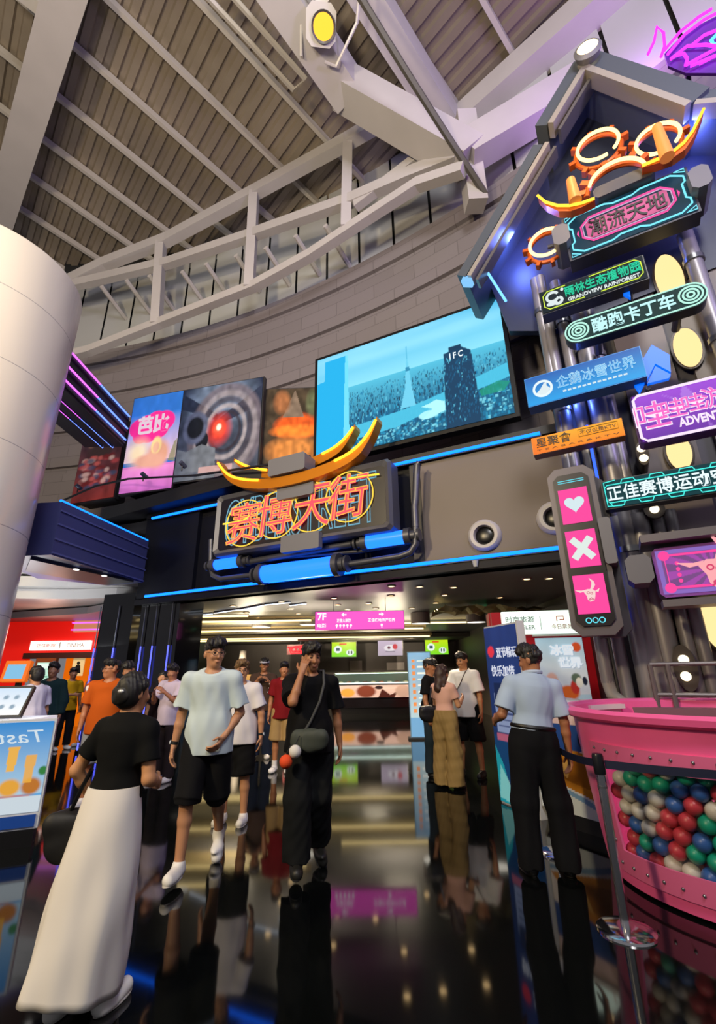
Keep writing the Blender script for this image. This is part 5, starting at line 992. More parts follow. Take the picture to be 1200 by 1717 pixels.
    for (a, b, c, te), (an, hl, tp) in zip(legs, foot):
        G.cone(a, b, .082 * k * w, .054 * k, .04); m = b + (c - b) * .35 + np.array([0, .014, 0]) * k; G.cone(b, m, .052 * k, .052 * k, .02); G.cone(m, c, .051 * k, .036 * k, .02); G.cone(an, hl + np.array([0, 0, .01]), .034 * k, .03 * k, .02); G.cone(hl, tp, .03 * k, .026 * k, .02)
    hands = []
    for ai, (s_, e, wr, f) in enumerate(arms):
        sx = -1 if ai == 0 else 1; G.cone(s_, e, .050 * k * w, .039 * k, .03); G.cone(e, e + (wr - e) * .35, .039 * k, .038 * k, .015); G.cone(e + (wr - e) * .35, wr, .038 * k, .026 * k, .015)
        n = _n(palm[ai]) if palm[ai] is not None else np.array([-sx, 0, 0.]); n = _n(n - f * (n @ f) + 1e-6); s = np.cross(f, n) * (-sx if palm[ai] is None else 1)
        if s[1] > 0 and palm[ai] is None: s = -s
        hands.append((wr, f, n, s)); K = wr + f * .085 * k
        for q in (-.024, -.008, .008, .024): G.cone(wr + s * q * .6 * k + f * .01 * k, K + s * q * k, .0155 * k, .012 * k, .012)
        for q, ln in ((-.029, .78), (-.0098, .95), (.0098, 1.0), (.029, .92)):
            p = K + s * q * k; dd = f; cu = curl[ai]
            for sg_, (l_, r0, r1) in enumerate(((.042, .0098, .009), (.027, .009, .0085), (.022, .0085, .007))):
                dd = _n(dd * math.cos(cu) + n * math.sin(cu)); q2 = p + dd * l_ * ln * k; G.cone(p, q2, r0 * k, r1 * k, .003); p = q2
        p = wr + f * .028 * k + s * .024 * k; d1 = _n(f * .6 + s * .75 + n * .35); q2 = p + d1 * .042 * k; G.cone(p, q2, .0135 * k, .0108 * k, .008); d2 = _n(f * .9 + s * .25 + n * .4); G.cone(q2, q2 + d2 * .036 * k, .0105 * k, .0085 * k, .004)
    # head with a face
    hp = lambda x, y, z: hc + hm @ (np.array([x, y, z]) * k)
    G.cone(nb - sp * .03 * k, hp(0, .012, -.075), .060 * k * (w * .5 + .5), .052 * k, .03)
    G.ell(hp(0, .012, .022), np.array([.076, .096, .092]) * k, hm, .02); G.ell(hp(0, -.022, -.035), np.array([.063, .072, .085]) * k, hm, .03); G.ell(hp(0, -.05, -.088), np.array([.040, .042, .034]) * k, hm, .025)
    for sx in (-1, 1):
        G.ell(hp(sx * .079, .014, -.012), np.array([.011, .022, .032]) * k, hm, .008); G.ell(hp(sx * .031, -.104, .008), np.array([.016, .013, .010]) * k, hm, .012, True); G.ell(hp(sx * .036, -.08, -.028), np.array([.020, .011, .016]) * k, hm, .025)
    G.cone(hp(0, -.091, .012), hp(0, -.106, -.028), .010 * k, .0135 * k, .010); G.ell(hp(0, -.094, -.062), np.array([.024, .010, .006]) * k, hm, .006); G.ell(hp(0, -.092, -.074), np.array([.020, .010, .007]) * k, hm, .006)
    SK = mat(skin, .5, noise=.04, nscale=8.0); body = G.mesh('person', SK); body.location = loc; body.rotation_euler = (0, 0, rz); tag(body, label, 'person', group)
    if face and res < .011:
        for sx in (-1, 1):
            for nm, (x, y, z), r, sc, c in (('eye', (.031, -.087, .008), .0125, (1, .6, .55), '#1a120e'), ('eyebrow', (.032, -.092, .030), .017, (1, .35, .22), '#1a1310')):
                p = hp(sx * x, y, z); o = MB().ball((0, 0, 0), r * k, sc, 10).build(nm, mat(c, .3), body, True); o.location = p; o.rotation_euler = (0, 0, head[0])
        o = MB().ball((0, 0, 0), .018 * k, (1, .3, .14), 10).build('mouth', mat('#8f5046', .5), body, True); o.location = hp(0, -.101, -.068); o.rotation_euler = (0, 0, head[0])
    seed = int(abs(loc[0] * 131 + loc[1] * 77)) % 9973
    # shirt
    g = Field(lo, hi, res); torso(g, loose * .75, .06)
    for s_, e, wr, f in arms:
        en = s_ + (e - s_) * min(1, sleeve / .62 * .72) if sleeve <= .87 else e
        g.cone(s_ - (e - s_) * .02, en, .050 * k * w + loose * .45, .05 * k + loose * 1.1, .03, cap=sleeve <= .87)
        if sleeve > .87: g.cone(e, e + (wr - e) * min(1, sleeve - .1), .045 * k + loose, .036 * k + loose * .7, .02, cap=True)
    hemz = pel + sp * hem * k
    if not tuck and hem < -.05: g.ell(hemz + sp * .02 * k, np.array([.158 * w, .122 + belly * .6, .40]) * k + np.array([1, 1, 0]) * (loose * .5 + pant_w * .75), T, .06)
    g.folds(loose * .085, 17, seed); g.folds(loose * .03, 42, seed + 7); g.cut(hemz, -sp); g.cone(hp(0, -.012, -.16), hp(0, -.01, .1), .070 * k, .076 * k, .01, True); g.cut(nb + sp * .022 * k, sp + np.array([0, -.45, 0]))
    g.mesh('shirt', mat(shirt, .85, noise=.03, nscale=5.0, spec=.2), body)
    # trousers or skirt
    if skirt: skirt(body, pel, k)
    else:
        g = Field(lo, hi, res); g.ell(pel + sp * .01 * k, np.array([.156 * w, .114 + belly * .5, .15]) * k + pant_w * .6, T, .04)
        for (a, b, c, te) in legs:
            if leg_len >= 1: g.cone(a, b, .088 * k * w + pant_w * .7, .062 * k + pant_w, .04); g.cone(b, b + (c - b) * min(1.12, leg_len), .062 * k + pant_w, .05 * k + pant_w * 1.25, .03, cap=True)
            else: g.cone(a, a + (b - a) * leg_len / .5 if leg_len <= .5 else b, .088 * k * w + pant_w * .8, .07 * k + pant_w * 1.2, .04, cap=True)
            if .5 < leg_len < 1: g.cone(b, b + (c - b) * (leg_len - .5), .066 * k + pant_w, .064 * k + pant_w, .03, cap=True)
        g.folds(pant_w * .08, 14, seed + 1); g.folds(pant_w * .03, 38, seed + 8); g.cut(pel + sp * .09 * k, sp); g.mesh('shorts' if leg_len < 1 else 'trousers', mat(pants, .85, noise=.05, nscale=6.0, spec=.2), body)
        if tuck:
            a = [pel + sp * .08 * k + T[:, 0] * .163 * k * w * math.cos(R(i * 10)) + T[:, 1] * .122 * k * math.sin(R(i * 10)) for i in range(36)]; MB().tube(a, .02 * k, 8, True).build('belt', mat('#0a0a0a', .4), body, True)
    for (a, b, c, te), (an, hl, tp) in zip(legs, foot):
        g = Field(np.minimum(hl, tp) - .12, np.maximum(an, tp) + .14, min(res, .009)); g.cone(hl + np.array([0, .005, .012]), tp + np.array([0, 0, .006]), .043 * k, .040 * k, .03); g.cone(an + np.array([0, 0, -.01]), hl + np.array([0, -.02, .02]), .046 * k, .046 * k, .03); g.ell((hl + tp) / 2 + np.array([0, 0, -.005]), np.array([.05, .13, .035]) * k, rotm(0), .02)
        fd = _n(tp - hl); up = np.array([0, -fd[2], 0]) + np.array([0, 0, 1]); up = _n(np.array([0, 0, 1.]) - fd * fd[2]); g.cut(hl - up * .034 * k, -up); g.cut(an + np.array([0, 0, .02]), (0, 0, 1)); so = g.mesh('shoe', mat(shoe, .5), body)
        if res < .01 and so is not None:
            q = MB().ball((0, 0, 0), .14 * k, (.37, 1, .11), 18).build('sole', mat('#b9b5ae' if shoe[1] > '8' else '#1a1a1a', .6), so, True); q.location = (hl + tp) / 2 - up * .024 * k + fd * .005; q.rotation_euler = Vector((-fd[0], -fd[1], -fd[2])).to_track_quat('Y', 'Z').to_euler()
        if sock: 
            MB().tube([an + (b - a) * 0 - np.array([0, 0, .0]), c + (b - c) * .22], .045 * k, 14).build('sock', mat(sock, .8), body, True)
    # hair, cap
    g = Field(hc - .36 * k, hc + .22 * k, min(res, .008)); 
    if hair != 'none':
        g.ell(hp(0, .018, .034), np.array([.0825, .099, .095]) * k, hm, .02)
        if hair in ('short', 'top'): g.ell(hp(0, -.03, .085), np.array([.080, .082, .062]) * k, hm, .03)
        g.folds(.0035, 75, seed + 2); g.folds(.0022, 190, seed + 3)
        nrm = hm @ _n((0, -.80, -1)); g.cut(hp(0, -.085, .050), nrm, .010 * k) if hair in ('short', 'top') else g.cut(hp(0, -.10, .035), hm @ _n((0, -1.15, -1)))
        if hair == 'bob': g.ell(hp(0, .045, -.035), np.array([.086, .066, .075]) * k, hm, .03); g.ell(hp(0, .06, .01), np.array([.076, .062, .08]) * k, hm, .03)
        if hair == 'long':
            g.cone(hp(0, .055, .0), hp(0, .075, -.24), .075 * k, .07 * k, .03); g.cone(hp(-.06, .02, .02), hp(-.075, .035, -.20), .035 * k, .04 * k, .03); g.cone(hp(.06, .02, .02), hp(.075, .035, -.20), .035 * k, .04 * k, .03); g.folds(.003, 60, seed + 4)
        if hair in ('bob', 'long'): g.ell(hp(0, -.07, -.05), np.array([.062, .07, .095]) * k, hm, .015, True)
        else: g.ell(hp(0, -.075, -.035), np.array([.075, .062, .085]) * k, hm, .012, True)
        g.mesh('hair', mat(hair_c, .55, noise=.2, nscale=30.0), body)
    if cap:
        g = Field(hc - .3 * k, hc + .24 * k, min(res, .008)); g.ell(hp(0, .012, .05), np.array([.095, .113, .088]) * k, hm, .02); g.cut(hp(0, 0, .045), hm @ _n((0, .1, -1))); g.ell(hp(0, -.125, .05), np.array([.075, .085, .010]) * k, hm @ rotm(0, .15), .01); g.mesh('cap', mat(cap, .7), body)
    body['_h'] = [float(v) for v in hc]; 
    return dict(o=body, hc=hc, nb=nb, pel=pel, sp=sp, T=T, arms=arms, hands=hands, shl=shl, k=k, hp=hp, hm=hm, M=Matrix.Translation(loc) @ Matrix.Rotation(rz, 4, 'Z'))
def glasses(P, c='#15151a'):
    hp = P['hp']; mb = MB()
    for sx in (-1, 1): mb.tube([hp(sx * .033 + .026 * math.cos(R(a)), -.112, .006 + .019 * math.sin(R(a))) for a in range(0, 360, 30)], .0022, 5, True).tube([hp(sx * .058, -.108, .01), hp(sx * .078, -.03, .012), hp(sx * .079, .02, .008)], .002, 5)
    mb.tube([hp(-.008, -.114, .01), hp(.008, -.114, .01)], .002, 5).build('glasses', mat(c, .3), P['o'])
def wristwatch(P, i):
    s_, e, wr, f = P['arms'][i]; k = P['k']; o = MB().tube([wr - f * .035 * k, wr - f * .012 * k], .031 * k, 16).build('watch', mat('#0e0e10', .4), P['o'], True); n = P['hands'][i][2]; c = wr - f * .023 * k - n * .032 * k
    MB().tube([c, c - n * .008], .018 * k, 14).build('watch_face', mat('#c8d0d4', .2), o, True)
def wpt(P, v): return P['M'] @ Vector(v)
def strap_between(P, lab, pts, r, m, pouch=None, pm=None, cat='bag', name='shoulder_bag', rzp=0, extra=None):
    W_ = [wpt(P, p) for p in pts]; t = thing(name, lab, cat, W_[-1] if pouch is None else wpt(P, pouch[0])); o = t.location.copy()
    MB().tube([p - o for p in W_], r, 8).build('strap', m, t, True)
    if pouch is not None:
        g = Field(np.array([-.3] * 3), np.array([.3] * 3), .008); sx, sy, sz = pouch[1]; q = rotm(rzp); g.ell((0, 0, -sz * .3), (sx, sy, sz), q, .02); g.cone(q @ np.array([-sx * .7, 0, sz * .3]), q @ np.array([sx * .7, 0, sz * .3]), sy * .8, sy * .8, .04); g.folds(.002, 30, 3); g.mesh('pouch', pm or m, t)
    return t

# ---------------- foreground
man = person('person in a light blue T-shirt and black shorts striding forward, wearing glasses and a wristwatch', (-1.33, 4.42, 0), R(4), 1.80, .0065, lean=(.0, -.05), head=(R(32), R(4)), wide=1.04,
    armA=((-.22, .10, -1), (-.12, -.12, -1)), armB=((.22, .16, -1), (-.42, -.62, -.75)), legA=((-.02, -.36, -.95), (-.02, -.03, -1)), legB=((.02, .18, -1), (-.05, .62, -.75)), toeB=R(38), curl=(.45, .55),
    shirt='#c0d0d6', hem=-.15, loose=.042, sleeve=.68, pants='#0c0c0f', leg_len=.56, pant_w=.030, skin='#b98562')
glasses(man, '#4a4038'); wristwatch(man, 0)
blk = person('person in black T-shirt and wide black trousers, one hand raised to the forehead', (-.45, 4.40, 0), R(14), 1.72, .0065, lean=(0, -.02), head=(R(12), R(8)), wide=1.03,
    armA=((.0, -.80, -.48), (.30, .22, .92)), armB=((.24, .12, -1), (.10, -.06, -1)), legA=((-.02, -.20, -1), (.0, .0, -1)), legB=((.03, .05, -1), (.06, .50, -.85)), toeB=R(32), curl=(.5, .4), palm=((.3, .9, 0), None),
    shirt='#0b0b0d', hem=-.14, loose=.032, sleeve=.70, pants='#101214', leg_len=1.04, pant_w=.05, skin='#a8734f', shoe='#1a1a16')
g = person('person in pale blue shirt and black trousers with back turned, standing at the booth counter', (1.45, 4.30, 0), R(178), 1.72, .0065, lean=(-.13, -.03), head=(R(48), R(10)), wide=1.06,
    armA=((-.16, .02, -1), (-.04, -.10, -1)), armB=((.42, .10, -.95), (.02, -.95, -.25)), legA=((-.10, .0, -1), (-.03, .03, -1)), legB=((.10, -.02, -1), (.03, .03, -1)), curl=(.40, .3),
    shirt='#a9bcd4', hem=.055, tuck=True, loose=.030, sleeve=.70, pants='#0b0c10', leg_len=1.08, pant_w=.038, shoe='#0a0a0a', skin='#a8704e'); guard = g
gg = Field(g['nb'] - .16, g['nb'] + .2, .0065); 
MB().tube([g['nb'] + g['sp'] * .035 + np.array([.074 * math.cos(R(a)), .066 * math.sin(R(a)) - .002, .012 * math.sin(R(a))]) for a in range(0, 360, 15)], .017, 8, True).build('collar', mat('#b4c6dc', .8), g['o'], True)
def long_skirt(body, pel, k):
    mb = MB(); n, m = 96, 26; vs = []
    for j in range(m + 1):
        f = j / m; z = pel[2] + .10 * k - f * (pel[2] + .10 * k - .09); rx = (.158 + .09 * f ** .75 + .02 * math.sin(f * 3.1)) * k; ry = (.125 + .12 * f ** .8) * k; cx = .06 * f ** 1.3; cy = .03 * f
        for i in range(n):
            a = 2 * math.pi * i / n; w_ = 1 + .045 * f * math.sin(a * 5 + 2.2 * f) + .028 * f * math.sin(a * 9 - 3 * f + 1); w_ += .018 * math.sin(a * 3 + 11 * f)
            vs.append((pel[0] + cx + rx * w_ * math.cos(a), pel[1] + cy + ry * w_ * math.sin(a), z + (.03 * f * math.sin(a + .6))))
    fs = [(j * n + i, (j + 1) * n + i, (j + 1) * n + (i + 1) % n, j * n + (i + 1) % n) for j in range(m) for i in range(n)]; fs.append(tuple(range(n)))
    mb.add(vs, fs); o = mb.build('skirt', mat('#e4dfda', .8, spec=.25, noise=.03, nscale=4.0), body, True); s_ = o.modifiers.new('cloth', 'SOLIDIFY'); s_.thickness = .006
wom = person('person in black T-shirt and long white skirt seen from behind, dark hair pinned up', (-1.34, 2.84, 0), R(172), 1.52, .0055, fem=True, lean=(-.03, -.05), head=(R(-20), R(6)), wide=1.0,
    armA=((-.20, .10, -1), (.30, -.95, -.25)), armB=((.50, .08, -.86), (-.24, -.55, -.80)), legA=((-.04, -.05, -1), (0, .05, -1)), legB=((.04, .06, -1), (0, .14, -1)), curl=(.5, .5),
    shirt='#08090a', hem=-.05, loose=.016, sleeve=.56, skirt=long_skirt, hair='bob', skin='#c99064', face=False)
hp = wom['hp']; gq = Field(wom['hc'] - .3, wom['hc'] + .3, .006); gq.ell(hp(.0, .088, -.02), (.066, .045, .062), wom['hm'], .02); gq.folds(.0015, 80, 9); gq.mesh('hair_bun', mat(HAIR, .55, noise=.2, nscale=30.0), wom['o'])
o = MB().ball((0, 0, 0), .014, (1.4, .7, .8)).build('hair_clip', mat('#e0e0e0', .2, .5), wom['o'], True); o.location = hp(-.035, .128, .0)
strap_between(wom, 'black bag hanging at the left hip of the woman in the white skirt', [(.14, .02, 1.02), (.20, .0, .92), (.26, -.02, .80)], .012, BLACKP, ((.265, -.03, .72), (.10, .07, .12)), mat('#0a0a0c', .6), rzp=.6)
p2 = person('person in white T-shirt and black shorts walking half hidden behind the man in light blue', (-1.40, 5.75, 0), R(-6), 1.66, .009, wide=1.12, head=(R(25), 0), armB=((.28, .0, -1), (.06, -.10, -1)), shirt='#d6d2d4', hem=-.17, loose=.036, pants='#09090b', leg_len=.53, pant_w=.04, hair_c='#6a5030', skin='#b8845e'); glasses(p2); wristwatch(p2, 1)

# sling bag with hanging toys of the man in black
k = blk['k']; nb, pel = blk['nb'], blk['pel']
strap_between(blk, 'grey sling bag worn across the chest of the person in black', [tuple(nb + np.array(v) * k) for v in ((.10, .06, .03), (.11, -.05, .03), (.10, -.14, -.08), (.06, -.165, -.22), (-.02, -.17, -.38), (-.08, -.165, -.47))], .012, mat('#3c3e40', .7), (tuple(pel + np.array((-.03, -.185, -.02))), (.155, .055, .085)), mat('#3a4038', .7))
for lab, c, v, r in (('orange fluffy ball dangling from the sling bag', '#e04a1a', (-.22, -.24, -.17), .052), ('white fluffy ball dangling from the sling bag', '#d8d4ce', (-.15, -.25, -.10), .05)):
    q = wpt(blk, pel + np.array(v)); t = thing('bag_charm', lab, 'bag charm', q); MB().ball((0, 0, 0), r, n=16).build('pompom', mat(c, .8), t, True); MB().tube([(0, 0, r * .9), (.03, .03, r + .06)], .004, 5).build('cord', DARK, t)
# ---------------- trio by the threshold
tall = person('tall person in white T-shirt and black shorts looking down at the woman in khaki', (1.66, 7.85, 0), R(-38), 1.80, .009, head=(R(-12), R(14)), armA=((-.1, -.45, -.9), (.25, -.85, .10)), armB=((.2, .0, -1), (.06, -.12, -1)), legA=((-.10, -.05, -1), (-.06, .05, -1)), legB=((.10, .05, -1), (.06, .05, -1)), shirt='#d4d4d2', hem=-.17, loose=.038, sleeve=.72, pants='#08080a', leg_len=.53, pant_w=.04, shoe='#101010', skin='#a8764f')
girl = person('person with long brown hair, pink top and wide khaki trousers seen from behind', (1.20, 7.18, 0), R(140), 1.60, .009, fem=True, head=(R(-15), R(8)), armA=((-.18, -.3, -.95), (.2, -.9, .35)), armB=((.18, -.3, -.95), (-.1, -.9, .35)), shirt='#d8a896', hem=.02, loose=.014, sleeve=.5, pants='#8f7648', leg_len=1.08, pant_w=.055, hair='long', hair_c='#3a241a', shoe='#2a2420', skin='#c8926c', face=False)
pal = person('person in black cap, black T-shirt and dark jeans standing behind the woman in khaki', (1.12, 7.95, 0), R(60), 1.70, .009, head=(R(10), R(10)), shirt='#0d0d10', loose=.03, pants='#22303c', leg_len=1.05, pant_w=.035, cap='#0c0c12', shoe='#101014', skin='#a8724e')
strap_between(girl, 'black shoulder bag on the woman in wide khaki trousers', [tuple(girl['shl'][1] + np.array(v)) for v in ((-.03, -.06, .05), (.0, .0, .07), (.02, .07, -.02), (.04, .10, -.2))], .012, BLACKP, (tuple(girl['shl'][1] + np.array((.05, .10, -.33))), (.16, .06, .11)), mat('#0a0a0c', .5), rzp=.3)
strap_between(tall, 'thin camera strap and small camera held by the tall person in white', [tuple(tall['nb'] + np.array(v)) for v in ((.09, .05, .03), (.08, -.1, -.02), (.0, -.155, -.2), (-.08, -.19, -.34))], .007, mat('#3a2a28', .6), (tuple(tall['nb'] + np.array((-.08, -.30, -.30))), (.06, .05, .045)), BLACKP, cat='camera', name='camera')
# ---------------- further back
capm = person('person in white cap, brown T-shirt and dark jeans with a hand raised to the chin', (-1.93, 9.75, 0), R(6), 1.80, .011, wide=1.04, armA=((-.2, -.35, -.9), (.5, -.5, .75)), armB=((.22, -.35, -.9), (-.55, -.5, .75)), shirt='#4a382e', loose=.034, hem=-.17, pants='#1a2438', leg_len=1.06, pant_w=.035, cap='#c8c6cc', skin='#a8724e')
boy = person('person in dark red sports jersey and khaki shorts standing with white socks', (-1.32, 8.45, 0), R(-4), 1.69, .011, wide=.98, shirt='#7a1218', loose=.034, hem=-.16, pants='#a88a5a', leg_len=.52, pant_w=.035, sock='#e0dcd8', skin='#b0764e', head=(R(14), 0))
for i, s_ in enumerate(boy['shl']):
    for q in range(3):
        u = boy['arms'][i][1] - s_; p = s_ + u * (.1 + .22 * q) + np.array([(-1 if i == 0 else 1) * .082, 0, .012 - .008 * q]); MB().ball(tuple(p), .016, (.5, 1.2, .8), 8).build('sleeve_patch', mat('#e0d8d4', .7), boy['o'])
person('person in pink uniform and face mask behind the dessert counter', (-1.72, 20.6, 0), 0, 1.62, .016, shirt='#d86a78', pants='#16161a', loose=.03, hair='short', skin='#c89070')
person('person in white shirt with black hair bending over the order counter', (-4.42, 6.72, 0), R(-112), 1.66, .011, lean=(0, -.18), head=(0, R(18)), shirt='#c4c2d8', loose=.03, pants='#22242c', leg_len=1.05, hair='bob', skin='#b8845e', face=False)
person('person in dark teal jacket and jeans standing in the left passage', (-5.28, 8.35, 0), R(10), 1.74, .012, shirt='#102a30', sleeve=.95, loose=.036, hem=-.17, pants='#1f3a5a', leg_len=1.05, pant_w=.03, skin='#8a6048')
person('person in yellow shirt before the orange doorway', (-6.62, 11.2, 0), R(50), 1.70, .014, shirt='#d8a814', armA=((-.1, -.5, -.8), (.6, -.6, 0)), loose=.03, pants='#141418', skin='#a8724e')
person('person in pale pink top beside the orange doorway', (-6.42, 11.75, 0), R(-20), 1.68, .014, fem=True, shirt='#b08a9c', loose=.025, pants='#1a1a20', hair='bob', skin='#b8845e')
org = person('broad person in orange T-shirt with head turned sideways', (-3.33, 6.5, 0), R(8), 1.72, .010, wide=1.18, belly=.03, head=(R(-55), 0), shirt='#b04e0c', loose=.03, hem=-.15, sleeve=.66, pants='#8a8c94', leg_len=.54, pant_w=.04, skin='#a86c48'); glasses(org)
for i, s_ in enumerate(org['shl']): MB().ball(tuple(s_ + np.array([(-1 if i == 0 else 1) * .03, -.062, -.02])), .034, (1, .3, 1.2), 10).build('shoulder_patch', mat('#d8ccc4', .7), org['o'], True)
person('person in white shirt looking down behind the man in orange', (-3.62, 7.6, 0), R(-15), 1.72, .012, shirt='#c4c4d0', loose=.03, pants='#202228', head=(0, R(22)), skin='#a87452')
person('person in dark blouse with a yellow bag strap among the crowd', (-3.30, 8.15, 0), R(5), 1.58, .012, fem=True, shirt='#2a1c20', loose=.02, pants='#14141a', hair='bob', skin='#c8926e')
ph = person('person in lilac-white T-shirt holding a phone up near the mirrored pillar', (-3.02, 7.85, 0), R(-25), 1.68, .012, wide=1.08, shirt='#c0b4cc', loose=.036, hem=-.17, armA=((-.2, -.4, -.85), (.55, -.55, .6)), armB=((.2, -.4, -.85), (-.4, -.6, .6)), pants='#241c20', leg_len=1.04, head=(R(10), R(16)), skin='#a06c50')
wr = wpt(ph, ph['arms'][0][2] + ph['arms'][0][3] * .10 + np.array([0, -.035, .03])); t = thing('phone', 'dark phone held up by the person in the lilac-white T-shirt', 'phone', wr, R(-25), rx=R(-20)); MB().box((0, 0, 0), (.075, .009, .15), ch=.008).build('body', BLACKP, t); MB().box((0, .006, 0), (.068, .003, .14)).build('display', glow((.6, .75, 1), .6), t)
person('person in white top deep in the hall beside the mirrored pillar', (-4.75, 13.0, 0), R(15), 1.74, .014, shirt='#b8b4b4', loose=.03, pants='#2a2a30', skin='#b08060')
# ================================================================== pink tub of balls and rope posts
TC = Vector((2.95, 4.12, 0)); 
PK = mat('#f564a4', .38, noise=.05, nscale=3.0)
t = thing('ball_tub', 'giant pink plastic tub with a clear window full of coloured balls', 'tub', TC)
a0, a1, zb, zt = R(184), R(283), .22, .86                 # window span (angle round the tub) and height
def tr(z): return 1.0 + .12 * (z / 1.18) ** .8
def shell(z0, z1, aa, ab, r_in, r_out, n=60, m=10):
    mb = MB(); vs = []
    for i in range(n + 1):
        a = aa + (ab - aa) * i / n
        for j in range(m + 1):
            z = z0 + (z1 - z0) * j / m; vs.append(((tr(z) + r_out) * math.cos(a), (tr(z) + r_out) * math.sin(a), z))
    o = len(vs)
    for i in range(n + 1):
        a = aa + (ab - aa) * i / n
        for j in range(m + 1):
            z = z0 + (z1 - z0) * j / m; vs.append(((tr(z) + r_in) * math.cos(a), (tr(z) + r_in) * math.sin(a), z))
    q = lambda i, j: i * (m + 1) + j; fs = []
    for i in range(n):
        for j in range(m): fs += [(q(i, j), q(i + 1, j), q(i + 1, j + 1), q(i, j + 1)), (o + q(i, j), o + q(i, j + 1), o + q(i + 1, j + 1), o + q(i + 1, j))]
        fs += [(q(i, 0), o + q(i, 0), o + q(i + 1, 0), q(i + 1, 0)), (q(i, m), q(i + 1, m), o + q(i + 1, m), o + q(i, m))]
    for j in range(m): fs += [(q(0, j), q(0, j + 1), o + q(0, j + 1), o + q(0, j)), (q(n, j), o + q(n, j), o + q(n, j + 1), q(n, j + 1))]
    return mb.add(vs, fs)
mb = shell(.02, zb, 0, 2 * math.pi, -.03, 0, 96); b2_ = shell(zt, 1.18, 0, 2 * math.pi, -.03, 0, 96); b3 = shell(zb, zt, a1, a0 + 2 * math.pi, -.03, 0, 70)
mb.add(b2_.v, b2_.f); mb.add(b3.v, b3.f); mb.add([((.99) * math.cos(R(i * 10)), .99 * math.sin(R(i * 10)), .03) for i in range(36)], [tuple(range(36))])
mb.build('body', PK, t, True)
MB().lathe([(1.10, 1.13), (1.15, 1.12), (1.19, 1.14), (1.20, 1.18), (1.17, 1.205), (1.12, 1.2), (1.09, 1.18)], n=96).build('rim', PK, t, True)
FRM = mat('#df6a9c', .45)
for nm, q in (('window_frame_top', (zt - .03, zt + .10, a0 - .07, a1 + .07)), ('window_frame_bottom', (zb - .12, zb + .03, a0 - .07, a1 + .07)), ('window_frame_side', (zb, zt, a0 - .07, a0 + .05)), ('window_frame_side', (zb, zt, a1 - .05, a1 + .07))): shell(q[0], q[1], q[2], q[3], 0, .018, 50, 4).build(nm, FRM, t, True)
shell(zb, zt, a0, a1, -.012, -.004, 50, 6).build('window_pane', mat('#ffffff', .03, trans=1.0, alpha=.12), t, True)
for k in range(16):
    a = a0 + (a1 - a0) * k / 15
    for z in (zt + .06, zb - .06): MB().ball(((tr(z) + .02) * math.cos(a), (tr(z) + .02) * math.sin(a), z), .011).build('screw', STEEL, t, True)
for k in range(5):
    z = zb + .08 + .12 * k; MB().ball(((tr(z) + .02) * math.cos(a0 - .01), (tr(z) + .02) * math.sin(a0 - .01), z), .011).build('screw', STEEL, t, True)
BC = (('red', '#c83e4c'), ('white', '#d8d2c8'), ('blue', '#3560a8'), ('green', '#16a082')); protos = {}
BR = .056; used = set(); nb = 0
for lay, dr in enumerate((.075, .17, .27)):
    for row in range(7):
        z = zb + .03 + row * .096; r = tr(z) - dr; n = int((a1 - a0) * r / .118)
        for i in range(n + 1):
            a = a0 + .035 + (a1 - a0 - .07) * (i + (.5 if row % 2 else 0)) / (n + .5)
            if row == 6 and rng.random() < .25 or rng.random() < .03: continue
            c, h = BC[rng.choice(4, p=[.20, .27, .25, .28])]; z2 = z + rng.uniform(-.012, .012)
            if abs(a - R(240)) < .14 and row in (2, 3) and lay == 0: continue
            lab = c + ' plastic ball behind the clear window of the pink tub'
            if c not in protos: o = MB().ball((0, 0, 0), BR, n=20).build('ball', mat(h, .35), None, True); protos[c] = o
            else: o = protos[c].copy(); col.objects.link(o)
            r2 = tr(z2) - dr; o.location = (TC.x + r2 * math.cos(a), TC.y + r2 * math.sin(a), z2); o.rotation_euler = (rng.random() * 6, rng.random() * 6, 0); tag(o, lab, 'ball', c + ' balls in the pink tub'); nb += 1
a = R(240); t = thing('navy_box', 'dark navy box lying among the balls in the tub window', 'box', (TC.x + (tr(.6) - .1) * math.cos(a), TC.y + (tr(.6) - .1) * math.sin(a), .50), a + math.pi / 2)
MB().box((0, 0, 0), (.26, .09, .10), ry=R(25)).build('body', mat('#101a33', .35), t); MB().box((-.15, -.01, .03), (.10, .08, .04), ry=R(30)).build('red_tab', mat('#b8402a', .4), t)

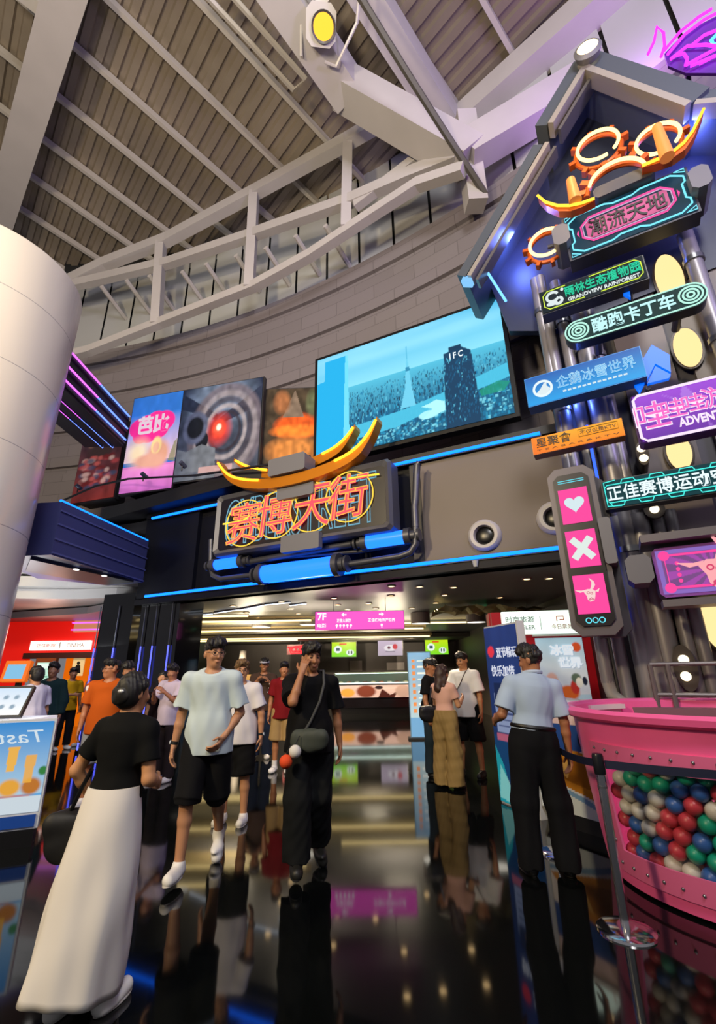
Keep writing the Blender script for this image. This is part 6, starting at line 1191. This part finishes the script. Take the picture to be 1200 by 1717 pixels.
# rope barrier
pp = at_z(1050, 1562); t = thing('rope_post', 'chrome barrier post on a round base in front of the pink tub', 'barrier post', (pp.x, pp.y, 0))
MB().lathe([(0, .032), (.05, .034), (.14, .024), (.165, .012), (.168, 0), (0, 0)], n=48).build('base', CHROME, t, True)
MB().tube([(0, 0, .02), (0, 0, .86)], .027, 20).build('pole', CHROME, t, True); MB().lathe([(.034, .84), (.036, .86), (.036, .95), (.03, .965), (0, .966)], n=24).build('belt_head', mat('#1b1c22', .3, .4), t, True); MB().tube([(0, 0, .76), (0, 0, .775)], .03, 20).build('collar', STEEL, t, True)
p2 = at_z(937, 1432); t2 = thing('rope_post', 'barrier post base half hidden beside the guard and the pink tub', 'barrier post', p2)
MB().lathe([(0, .032), (.05, .034), (.14, .024), (.165, .012), (.168, 0), (0, 0)], n=48).build('base', CHROME, t2, True); MB().tube([(0, 0, .02), (0, 0, .86)], .027, 20).build('pole', CHROME, t2, True); MB().lathe([(.034, .84), (.036, .86), (.036, .95), (.03, .965), (0, .966)], n=24).build('belt_head', mat('#1b1c22', .3, .4), t2, True)
def belt(lab, a, b, sag=.02):
    a, b = Vector(a), Vector(b); c = (a + b) / 2; mb = MB(); d = (b - a).normalized(); n = Vector((-d.y, d.x, 0)) * .002; vs = []
    for k in range(13):
        f = k / 12; q = a + (b - a) * f - c; q.z -= sag * math.sin(math.pi * f); vs += [q + n + Vector((0, 0, -.025)), q + n + Vector((0, 0, .025)), q - n + Vector((0, 0, .025)), q - n + Vector((0, 0, -.025))]
    mb.add(vs, [(4 * k + j, 4 * k + (j + 1) % 4, 4 * k + 4 + (j + 1) % 4, 4 * k + 4 + j) for k in range(12) for j in range(4)] + [(0, 1, 2, 3), (51, 50, 49, 48)])
    o = mb.build('barrier_belt', mat('#0c1434', .6), None); o.location = c; return tag(o, lab, 'belt')
belt('dark blue barrier belt running past the front of the tub window', (pp.x + .036, pp.y - .01, .90), (2.75, 2.92, .90)); belt('dark blue barrier belt from the front post back beside the tub', (pp.x + .01, pp.y + .036, .90), (p2.x - .01, p2.y - .036, .90), .04)
t3 = thing('rope_post', 'barrier post beyond the right edge holding the belt', 'barrier post', (2.78, 2.9, 0)); MB().lathe([(0, .032), (.14, .024), (.168, 0), (0, 0)], n=40).build('base', CHROME, t3, True); MB().tube([(0, 0, .02), (0, 0, .95)], .027, 20).build('pole', CHROME, t3, True)
